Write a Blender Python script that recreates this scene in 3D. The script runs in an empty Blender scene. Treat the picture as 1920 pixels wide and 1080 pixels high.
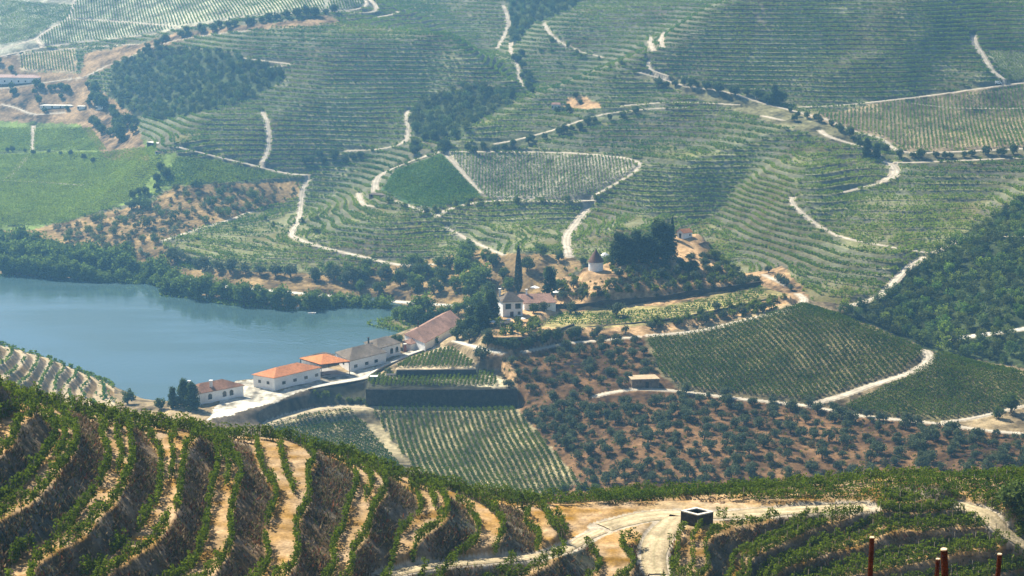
import bpy, bmesh, math, random
import numpy as np
R = math.radians
S = bpy.context.scene
COL = S.collection
rng = np.random.default_rng(7)
random.seed(7)

# ---------------------------------------------------------------- camera, sky, sun, exposure
H = 150.0
PITCH = 12.5
F = 3045.0                                   # focal length in photo pixels (1920 wide)
cam = bpy.data.cameras.new('camera')
cam.sensor_width = 36.0
cam.lens = F / 1920 * 36.0
cam.clip_start = 0.5
cam.clip_end = 6000
cam_o = bpy.data.objects.new('camera', cam)
cam_o.location = (0, 0, H)
cam_o.rotation_euler = (R(90 - PITCH), 0, 0)
COL.objects.link(cam_o)
S.camera = cam_o

HAZE_D = 0.00024
HAZE_C = (.24, .58, 1.0, 1)
SUN_EL, SUN_AZ = 45.0, -46.0                 # azimuth from +Y (view direction), negative = left
w = bpy.data.worlds.new('World')
S.world = w
w.use_nodes = True
wn = w.node_tree.nodes
sky = wn.new('ShaderNodeTexSky')
sky.sky_type = 'NISHITA'
sky.sun_disc = False
sky.sun_elevation = R(SUN_EL)
sky.sun_rotation = R(SUN_AZ)
w.node_tree.links.new(sky.outputs[0], wn['Background'].inputs[0])
wn['Background'].inputs[1].default_value = 0.06
sl = bpy.data.lights.new('sun', 'SUN')
sl.energy = 5.0
sl.angle = R(0.5)
sl.color = (1.0, 0.915, 0.76)
so = bpy.data.objects.new('sun', sl)
so.rotation_euler = (R(90 - SUN_EL), 0, R(180 - SUN_AZ))
so.location = (-200, 300, 400)
COL.objects.link(so)
S.view_settings.view_transform = 'Standard'
S.view_settings.look = 'None'
S.view_settings.exposure = 1.08
S.view_settings.gamma = 1.0
S.cycles.use_denoising = True
S.cycles.max_bounces = 6
S.cycles.diffuse_bounces = 3
S.cycles.glossy_bounces = 2
S.cycles.transmission_bounces = 2
S.cycles.volume_bounces = 1
S.cycles.transparent_max_bounces = 4
S.cycles.caustics_reflective = False
S.cycles.caustics_refractive = False

# ---------------------------------------------------------------- pixel <-> world helpers
cp, sp = math.cos(R(PITCH)), math.sin(R(PITCH))
def ray(u, v):
    x = (np.asarray(u, float) - 960) / F
    y = -(np.asarray(v, float) - 540) / F
    dx, dy, dz = x, cp + y * sp, -sp + y * cp
    return dx / dy, dz / dy                  # per unit of ground distance Y: X/Y and dZ/Y
def at_y(u, v, Y):
    a, t = ray(u, v)
    return a * Y, Y + 0 * a, H + t * Y
def at_z(u, v, Z):
    a, t = ray(u, v)
    Y = (Z - H) / t
    return a * Y, Y, Z + 0 * a
def project(X, Y, Z):
    d = Y * cp - (Z - H) * sp
    yy = Y * sp + (Z - H) * cp
    return 960 + F * X / d, 540 - F * yy / d

# ---------------------------------------------------------------- terrain: control points
CT = []                                      # (a = X/Y, s = ln Y, Z)
def ctl(u, v, Y):
    a, t = ray(u, v)
    CT.append((float(a), math.log(Y), float(H + t * Y)))
def hid(u, Y, Z):                            # a point given by photo column, distance, height
    d = Y * cp - (Z - H) * sp
    CT.append(((u - 960) / F * d / Y, math.log(Y), Z))
def contour(pts, Z=None, anchor=None):
    if Z is None:
        u, v, Y = anchor
        Z = float(at_y(u, v, Y)[2])
    for u, v in pts:
        X, Y, _ = at_z(u, v, Z)
        CT.append((float(X / Y), math.log(Y), Z))

LAT = {                                      # far side of the valley: column -> [(row, distance)]
 -150: [(500,735),(400,805),(300,915),(250,970),(200,1010),(150,1045),(100,1075),(50,1120),(0,1170)],
 0: [(495,728),(450,755),(400,792),(350,845),(300,900),(250,960),(200,1000),(150,1035),(100,1065),(50,1110),(0,1160)],
 200: [(510,706),(450,745),(400,785),(350,838),(300,890),(250,940),(200,980),(150,1010),(100,1045),(50,1100),(0,1155)],
 400: [(542,674),(500,692),(450,730),(400,770),(350,800),(300,830),(250,860),(200,890),(150,925),(100,960),(50,1015),(0,1090)],
 600: [(572,645),(550,657),(500,690),(450,715),(350,812),(300,835),(250,852),(200,870),(150,895),(100,926),(50,968),(0,1030)],
 800: [(550,650),(520,668),(500,684),(470,700),(350,765),(300,795),(270,818),(250,838),(200,880),(150,900),(100,922),(70,935),(30,1075),(0,1110)],
 900: [(500,672),(480,690),(300,792),(240,835),(200,862),(160,885),(140,892),(100,1005),(50,1050),(0,1095)],
 1000: [(350,760),(300,788),(270,808),(250,818),(225,838),(205,850),(175,905),(150,928),(100,965),(50,1000),(0,1060)],
 1100: [(350,745),(310,768),(290,780),(250,802),(200,832),(150,858),(140,930),(100,955),(50,985),(0,1040)],
 1200: [(350,742),(310,758),(290,775),(250,800),(210,824),(150,856),(110,876),(90,955),(50,985),(0,1035)],
 1300: [(350,742),(300,768),(250,795),(200,824),(150,848),(100,868),(60,886),(30,985),(0,1020)],
 1400: [(500,655),(350,738),(250,785),(200,824),(100,864),(50,886),(0,908)],
 1500: [(560,600),(250,772),(220,795),(200,818),(150,843),(50,884),(0,906)],
 1600: [(575,583),(365,702),(340,712),(300,738),(270,755),(230,785),(200,818),(100,868),(50,890),(0,914)],
 1750: [(640,558),(600,580),(550,602),(500,622),(475,634),(360,705),(335,716),(305,734),(285,743),(250,775),(200,822),(170,840),(100,868),(50,888),(0,922)],
 1900: [(690,534),(650,550),(600,565),(550,585),(500,608),(450,630),(350,692),(300,730),(280,740),(250,772),(200,818),(158,846),(100,875),(50,905),(0,940)],
 2050: [(690,530),(600,560),(500,600),(400,655),(300,730),(200,818),(100,880),(0,955)],
}
for u, col in LAT.items():
    for v, Y in col:
        ctl(u, v, Y)
for u in range(-250, 2200, 250):             # crest of the far hills, above the frame
    hid(u, 1350, 150 + 12 * math.sin(u * .004)); hid(u, 1600, 175)
# traced vine terraces of the far hills (lines of one height)
contour([(1347,420),(1413,467),(1513,500),(1613,520),(1690,525)], anchor=(1613,520,612))
contour([(1180,425),(1240,400),(1310,396),(1407,410),(1493,447),(1580,470),(1677,483)], anchor=(1580,470,634))
contour([(1353,483),(1447,523),(1547,543),(1643,550)], anchor=(1547,543,600))
contour([(1513,393),(1713,393),(1880,383)], anchor=(1713,393,680))
contour([(1547,423),(1713,430),(1813,427)], anchor=(1713,430,660))
contour([(1407,293),(1467,313),(1495,322)], anchor=(1467,313,727))
contour([(1330,320),(1413,333),(1497,353)], anchor=(1413,333,728))
contour([(973,217),(1083,220)], anchor=(1083,220,838))
contour([(890,262),(923,257),(1010,245)], anchor=(923,257,820))
contour([(1100,173),(1207,180),(1280,187)], anchor=(1207,180,842))
contour([(1160,140),(1273,157)], anchor=(1273,157,855))
contour([(1330,12),(1513,13),(1700,15)], anchor=(1513,13,903))
contour([(1280,67),(1480,80),(1697,87)], anchor=(1480,80,872))
contour([(1690,122),(1747,128),(1847,134)], anchor=(1747,128,860))
contour([(1790,20),(1847,37),(1920,30)], anchor=(1847,37,912))
contour([(640,120),(773,120),(850,123)], anchor=(773,120,912))
contour([(640,77),(740,77),(780,76)], anchor=(740,77,938))
contour([(640,170),(740,170),(813,167)], anchor=(740,170,887))
contour([(600,227),(753,231)], anchor=(700,228,860))
contour([(533,140),(633,153)], anchor=(600,148,890))
contour([(400,217),(490,213)], anchor=(490,213,878))
contour([(333,260),(493,253)], anchor=(493,253,850))
contour([(580,370),(607,403),(640,423),(723,430),(840,427)], anchor=(723,430,720))
contour([(625,360),(650,390),(700,407),(800,408)], anchor=(700,407,735))
contour([(565,400),(590,430),(640,450),(740,462),(850,450)], anchor=(740,462,703))
contour([(900,453),(923,430),(960,417),(1057,413),(1107,425),(1157,453)], anchor=(960,417,722))
contour([(953,473),(973,443),(1007,433),(1060,440),(1100,462)], anchor=(1007,433,706))
contour([(900,395),(1000,390),(1110,388),(1200,412)], anchor=(1000,390,738))
# valley bottom, river bed (water at z = 0)
for u, v in [(0,560),(100,560),(300,600),(500,625),(660,610),(300,670),(100,620),(450,690),(560,650),(690,612),(0,620),(-150,560),(250,560),(150,680),(-150,640)]:
    contour([(u, v)], Z=-6.0)
for u, v in [(-150,500),(0,511),(110,524),(200,536),(310,553),(420,567),(530,579),(640,589),(740,598)]:
    contour([(u, v)], Z=0.0)
hid(850, 600, 2.5); hid(880, 628, 4); hid(800, 618, 1.5); hid(760, 575, -3)
hid(960, 585, 8); hid(1000, 615, 6); hid(1080, 625, 10); hid(1117, 605, 20); hid(1200, 640, 18)
hid(1300, 645, 17); hid(1400, 608, 13); hid(1500, 572, 13); hid(1600, 548, 10); hid(1750, 522, 3); hid(1900, 512, 2.5)
hid(900, 640, 4.5)
# spur with the small terraces at far left, beyond the near hill
for u, v, Y in [(-60,620,470),(0,648,482),(100,676,492),(200,716,508),(0,690,462),(80,715,468),(150,735,478)]:
    ctl(u, v, Y)
hid(0, 520, 3); hid(100, 528, 0); hid(200, 530, -3); hid(-100, 520, 6); hid(300, 480, 8); hid(250, 505, 2)
# winery, house and chapel hill
for u, v, Y in [(400,775,454),(450,760,462),(530,735,476),(610,700,497),(700,680,510),(780,655,529),
                (514,786,460),(570,771,470),(600,766,476),(690,766,475),(970,766,475),(1005,935,406),(780,880,428),(505,797,455),(1087,900,416),
                (830,745,480),(830,715,486),(830,690,494),(830,655,520),(930,690,492),
                (960,590,535),(1040,580,541),(920,650,508),(1000,640,515),(960,700,488),(1100,720,478),(980,760,472),(1100,800,450),
                (1200,720,478),(1220,640,512),(1380,605,525),(1500,568,530),(1117,512,560),(1285,447,590),(1340,465,586),(1430,510,560),
                (1100,560,545),(1250,560,547),(1250,500,566),(1350,540,551),(1180,480,578),
                (1210,632,514),(1520,757,465),(1280,735,475),(1735,655,490),(1650,620,505),(1600,600,512),(1450,660,497),(1400,700,485),
                (1640,700,478),(1700,705,472),(1760,790,445),(1920,755,455),(1920,700,475),(1800,680,482),(2050,720,470),(2050,800,440),
                (1100,860,425),(1400,920,400),(1400,830,430),(1700,830,428),(1700,910,398),(1900,900,395),(1900,820,430),(1100,925,403),(2050,900,400),
                (960,925,404)]:
    ctl(u, v, Y)
hid(450, 500, 1); hid(560, 512, 0); hid(650, 540, 0); hid(700, 556, 0); hid(780, 566, 0)
# hidden valley floor between the near hill and the winery
for u in range(-250, 2200, 300):
    hid(u, 350, 4 + (6 if u < 300 else 0)); hid(u, 280, 18); hid(u, 225, 52)
hid(-100, 400, 8); hid(150, 420, 8); hid(350, 430, 8); hid(600, 410, 5)
# near hill, left: traced terrace paths
BZ = 109.0; BD = 2.2
NEAR = [
 [(5,750),(15,790),(5,830)],
 [(77,770),(105,800),(122,828),(120,850),(100,880),(55,925),(0,960)],
 [(167,783),(200,817),(222,845),(227,868),(217,907),(205,940),(147,1007),(40,1060)],
 [(263,800),(300,833),(317,860),(320,900),(315,947),(287,987),(233,1037),(190,1070)],
 [(353,813),(397,830),(415,860),(424,887),(417,933),(405,987),(395,1040),(370,1080)],
 [(493,823),(522,850),(535,880),(536,927),(534,967),(530,1020),(515,1067)],
 [(640,862),(675,882),(690,905),(683,933),(662,983),(650,1037),(648,1070)],
 [(750,905),(797,942),(802,967),(775,1000),(757,1040),(745,1063)],
 [(860,940),(905,973),(917,1000),(900,1033)],
 [(975,950),(1007,980),(1037,1010),(1030,1035)],
 [(1055,962),(1087,990),(1092,1013)],
]
for k, pts in enumerate(NEAR):
    contour(pts, Z=BZ - BD * k)
for u, v, zz in [(1513,970,86.3),(1440,993,86.1),(1380,1017,85.9),(1345,1043,85.7),(1560,997,85.3),(1480,1033,84.8),(1413,1067,84.3),(1400,1040,85.2),(1880,1003,85.4),(1800,1005,85.2),(1713,1017,84.7),(1613,1040,84.0),(1513,1070,83.3),(1700,980,86.0),(1800,970,86.4),(1913,1030,84.2),(1800,1053,83.5),(1700,1078,82.6),(1900,1075,82.4),(2000,1000,85.2),(2000,1070,82.3),(1340,1080,84.6)]:
    contour([(u, v)], Z=zz)
contour([(1140,987),(1273,967),(1337,972),(1240,1000),(1460,957),(1580,950),(1700,946),(1800,948)], Z=87.0)
contour([(1220,1040),(1233,1080)], Z=86.0)
contour([(1847,963),(1890,1000)], Z=85.5)
contour([(1073,1020),(1007,1043)], Z=85.6); contour([(873,1050),(753,1067)], Z=84.6)
contour([(950,1085),(1120,1060)], Z=83.0)
for u, v, Z in [(0,728,111),(200,774,106.5),(380,810,102.8),(600,876,97.4),(800,924,93.4),(1000,958,89.6),(1190,952,87.2)]:
    contour([(u, v)], Z=Z)
contour([(1300,938)], Z=86.6); contour([(1450,934)], Z=87.0); contour([(1600,931)], Z=87.4); contour([(1750,924)], Z=88.2); contour([(1900,918)], Z=89.2); contour([(2050,914)], Z=89.8)
hid(0, 165, 98); hid(200, 170, 93); hid(380, 175, 89); hid(600, 182, 84); hid(800, 188, 80); hid(1000, 192, 77); hid(1200, 198, 75); hid(1400, 200, 74); hid(1600, 200, 75); hid(1800, 200, 76); hid(2050, 200, 77)
hid(-200, 150, 107); hid(-200, 120, 111); hid(-100, 100, 108)
hid(2150, 182, 85); hid(2150, 172, 86.5); hid(2150, 160, 84); hid(2150, 145, 80); hid(2350, 182, 84); hid(2350, 165, 84); hid(2350, 145, 80); hid(2350, 200, 77); hid(2350, 120, 79); hid(-350, 160, 98); hid(-350, 140, 108); hid(-350, 200, 80)
# slope under the camera
for u in (-300, 200, 700, 1200, 1700, 2200):
    hid(u, 12, 143); hid(u, 24, 138.5); hid(u, 35, 133.5); hid(u, 60, 117)
for u, Z in ((100, 105), (300, 101), (600, 92), (960, 84), (1300, 80), (1600, 78), (1900, 76)):
    hid(u, 95, Z - 1)
for u, Z in ((700, 90), (960, 82), (1300, 81), (1600, 77), (1900, 75)):
    hid(u, 135, Z)

CT = np.array(CT)
P = CT[:, :2]; zc = CT[:, 2]
def tps(d2):
    return 0.5 * d2 * np.log(np.maximum(d2, 1e-12))
n = len(P)
D2 = ((P[:, None] - P[None]) ** 2).sum(-1)
A = np.zeros((n + 3, n + 3))
K = tps(D2)
farp = P[:, 1] > math.log(600)
lam0 = np.where(farp, 1.5e-4, 1e-4)
scale = np.where(farp, 3.5, 0.5)
lam = lam0.copy()
for it in range(7):                          # robust smoothing: conflicting points lose weight
    A[:n, :n] = K + np.diag(lam)
    A[:n, n] = 1; A[:n, n+1:] = P
    A[n, :n] = 1; A[n+1:, :n] = P.T
    sol = np.linalg.solve(A, np.concatenate([zc, np.zeros(3)]))
    res = lam * sol[:n]
    lam = np.clip(lam0 * (1 + (res / scale) ** 2), 0, 0.05)
def rbf(a, s):
    out = np.empty(a.size)
    a = a.ravel(); s = s.ravel()
    for i in range(0, a.size, 20000):
        q = slice(i, i + 20000)
        d2 = (a[q, None] - P[None, :, 0]) ** 2 + (s[q, None] - P[None, :, 1]) ** 2
        out[q] = tps(d2) @ sol[:n] + sol[n] + a[q] * sol[n+1] + s[q] * sol[n+2]
    return out

# grid: columns of equal bearing, rows of growing distance; finer where the photo sees more
def rows(segs):
    o = []
    for y0, y1, k in segs:
        o += list(np.exp(np.linspace(math.log(y0), math.log(y1), k, endpoint=False)))
    return np.array(o + [segs[-1][1]])
QF = 1.0
YR = rows([(6, 100, int(90*QF)), (100, 205, int(340*QF)), (205, 370, int(60*QF)), (370, 600, int(380*QF)), (600, 960, int(560*QF)), (960, 1180, int(130*QF)), (1180, 1600, int(40*QF))])
NR = len(YR)
NC = int(1300 * QF)
AC = np.linspace(-0.475, 0.475, NC)
cr = np.unique(np.concatenate([np.arange(0, NR, 4), [NR - 1]]))
cc = np.unique(np.concatenate([np.arange(0, NC, 5), [NC - 1]]))
gs, ga = np.meshgrid(np.log(YR[cr]), AC[cc], indexing='ij')
zco = rbf(ga, gs).reshape(gs.shape)
def cubic_up(x0, f, x1):                      # Catmull-Rom along axis 0
    i = np.clip(np.searchsorted(x0, x1, side='right') - 1, 0, len(x0) - 2)
    h = x0[i+1] - x0[i]; t = ((x1 - x0[i]) / h)[:, None]
    im = np.maximum(i - 1, 0); ip = np.minimum(i + 2, len(x0) - 1)
    m0 = (f[i+1] - f[im]) / (x0[i+1] - x0[im])[:, None] * h[:, None]
    m1 = (f[ip] - f[i]) / (x0[ip] - x0[i])[:, None] * h[:, None]
    t2, t3 = t*t, t*t*t
    return f[i]*(2*t3-3*t2+1) + m0*(t3-2*t2+t) + f[i+1]*(-2*t3+3*t2) + m1*(t3-t2)
SR = np.log(YR)
ZS = cubic_up(SR[cr], zco, SR)
ZS = cubic_up(AC[cc], ZS.T.copy(), AC).T.copy()
GX = AC[None, :] * YR[:, None]
GY = np.repeat(YR[:, None], NC, 1)

# ---------------------------------------------------------------- terrain: lookups
def zat(Zg, X, Y):                            # bilinear height of the sheet
    X = np.asarray(X, float); Y = np.asarray(Y, float)
    a = X / Y
    fi = np.interp(np.log(Y), SR, np.arange(NR)); fj = np.interp(a, AC, np.arange(NC))
    i = np.minimum(fi.astype(int), NR - 2); j = np.minimum(fj.astype(int), NC - 2)
    di = fi - i; dj = fj - j
    return (Zg[i, j]*(1-di)*(1-dj) + Zg[i+1, j]*di*(1-dj) + Zg[i, j+1]*(1-di)*dj + Zg[i+1, j+1]*di*dj)
def hit(Zg, u, v, ymin=12.0):                 # first place where the sight line of a photo pixel meets the ground
    u = np.atleast_1d(np.asarray(u, float)); v = np.atleast_1d(np.asarray(v, float))
    a, t = ray(u, v)
    out = np.empty((len(u), 3))
    for k in range(len(u)):
        j = np.interp(a[k], AC, np.arange(NC)); j0 = min(int(j), NC - 2); dj = j - j0
        col = Zg[:, j0] * (1 - dj) + Zg[:, j0+1] * dj
        dlt = col - (H + t[k] * YR)
        dlt[YR < ymin] = -1
        w_ = np.nonzero(dlt > 0)[0]
        if len(w_) == 0: i = NR - 1; y = YR[i]
        else:
            i = max(w_[0], 1)
            y = YR[i-1] + (YR[i] - YR[i-1]) * (-dlt[i-1]) / (dlt[i] - dlt[i-1] + 1e-9)
        out[k] = (a[k] * y, y, H + t[k] * y)
    return out
def inpoly(px, py, poly):
    x = np.asarray(px); y = np.asarray(py)
    ins = np.zeros(x.shape, bool)
    n_ = len(poly)
    for i in range(n_):
        x1, y1 = poly[i]; x2, y2 = poly[(i+1) % n_]
        if y1 == y2: continue
        c = ((y1 > y) != (y2 > y)) & (x < (x2 - x1) * (y - y1) / (y2 - y1) + x1)
        ins ^= c
    return ins
def segdist(px, py, pts, closed=False):       # distance to a polyline, and the parameter along it
    best = np.full(px.shape, 1e9); tt = np.zeros(px.shape)
    m_ = len(pts)
    for i in range(m_ if closed else m_ - 1):
        x1, y1 = pts[i][:2]; x2, y2 = pts[(i+1) % m_][:2]
        dx, dy = x2 - x1, y2 - y1
        t = np.clip(((px - x1) * dx + (py - y1) * dy) / (dx*dx + dy*dy + 1e-12), 0, 1)
        d = np.hypot(px - x1 - t*dx, py - y1 - t*dy)
        k = d < best
        best[k] = d[k]; tt[k] = i + t[k]
    return best, tt
def vnoise(x, y, seed=0):                     # smooth value noise, period 256
    r_ = np.random.default_rng(seed).random((256, 256))
    xi = np.floor(x).astype(int); yi = np.floor(y).astype(int)
    fx = x - xi; fy = y - yi
    fx = fx*fx*(3-2*fx); fy = fy*fy*(3-2*fy)
    a_ = r_[xi & 255, yi & 255]; b_ = r_[(xi+1) & 255, yi & 255]
    c_ = r_[xi & 255, (yi+1) & 255]; d_ = r_[(xi+1) & 255, (yi+1) & 255]
    return (a_*(1-fx)+b_*fx)*(1-fy) + (c_*(1-fx)+d_*fx)*fy - .5
def sstep(e0, e1, x):
    t = np.clip((x - e0) / (e1 - e0), 0, 1)
    return t*t*(3-2*t)

# ---------------------------------------------------------------- spurs and gullies of the far hills
for pts, amp, wid in [
    ([(600,5),(700,22),(750,40),(800,70),(870,120),(950,165),(988,183)], 9, 26),
    ([(1290,62),(1200,106),(1100,160),(1000,207),(900,256),(862,272)], 7, 24),
    ([(1790,-10),(1740,77),(1613,140),(1480,200)], 8, 30),
    ([(1517,247),(1440,270),(1313,315),(1230,350)], 5, 18),
    ([(1413,393),(1347,427),(1313,440)], 1.5, 10),
    ([(945,5),(940,60),(935,95),(960,130),(985,175)], -7, 24),
    ([(1190,350),(1105,380),(1073,425),(1065,470)], -2.0, 14),
    ([(1480,385),(1420,420),(1380,450)], -1.0, 12)]:
    pts = np.array(pts, float)
    q = hit(ZS, pts[:, 0], pts[:, 1], 560)
    sel = (YR > q[:, 1].min() - 130) & (YR < q[:, 1].max() + 130)
    i0, i1 = np.nonzero(sel)[0][[0, -1]]
    d, tt = segdist(GX[i0:i1], GY[i0:i1], q)
    tl = len(q) - 1
    fade = sstep(0, .7, tt) * sstep(0, .7, tl - tt) * .75 + .25
    ZS[i0:i1] += amp * np.exp(-np.sqrt((d / wid) ** 2 + .02)) * fade
farw = sstep(560, 640, GY)
ZS += farw * 1.6 * vnoise(GX / 38, GY / 38, 3) + farw * .5 * vnoise(GX / 13, GY / 13, 4)
nearw = 1 - sstep(205, 240, GY)
ZS += nearw * .5 * vnoise(GX / 9, GY / 9, 5)
ZB = ZS.copy()

# ---------------------------------------------------------------- levelled ground (yards, banked vineyards)
def pad(poly, Z=None, blend=2.0, Ys=None):
    if Z is not None:
        q = np.array([at_z(u, v, Z) for u, v in poly]); co = (Z, 0, 0)
    else:
        q = np.array([at_y(u, v, Y) for (u, v), Y in zip(poly, Ys)])
        co = np.linalg.lstsq(np.c_[np.ones(len(q)), q[:, 0], q[:, 1]], q[:, 2], rcond=None)[0]
    sel = (YR > q[:, 1].min() - 12) & (YR < q[:, 1].max() + 12)
    i0, i1 = np.nonzero(sel)[0][[0, -1]]
    X, Y = GX[i0:i1], GY[i0:i1]
    d, _ = segdist(X, Y, q, True)
    ins = inpoly(X, Y, q[:, :2])
    d = np.where(ins, 0, d)
    wgt = 1 - sstep(0, blend, d)
    ZB[i0:i1] = ZB[i0:i1] * (1 - wgt) + (co[0] + co[1]*X + co[2]*Y) * wgt
pad([(514,790),(570,773),(622,765),(690,764),(972,766),(972,770),(690,770),(600,776),(520,797)], Ys=[459,468,474,476,476,473,472.5,466,456], blend=3)
pad([(690,728),(968,728),(935,699),(690,702)], Z=12.6, blend=1.2)
pad([(742,693),(892,690),(888,682),(850,653),(825,652),(745,690)], Z=15.0, blend=1.2)
pad([(380,778),(446,713),(482,710),(612,676),(700,640),(790,610),(812,640),(790,653),(718,688),(688,708),(576,730),(500,758),(400,783)], Z=12.0, blend=6)
pad([(925,632),(1010,628),(1075,606),(1070,570),(930,560)], Z=22.0, blend=8.0)
pad([(1016,613),(1130,613),(1240,605),(1340,583),(1440,556),(1488,551),(1425,535),(1360,551),(1244,573),(1131,581),(1050,586)],
    Ys=[526,526,527,533,541,541,556,551,548,544,541], blend=4.5)
pad([(1268,452),(1300,452),(1305,440),(1266,440)], Ys=[588,588,594,594], blend=11)
pad([(1098,512),(1140,512),(1140,502),(1098,502)], Z=31.2, blend=4)
pad([(1135,985),(1180,945),(1273,942),(1400,945),(1500,952),(1420,962),(1340,985),(1280,990),(1240,1005),(1200,990)], Z=87.0, blend=2.5)

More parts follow.
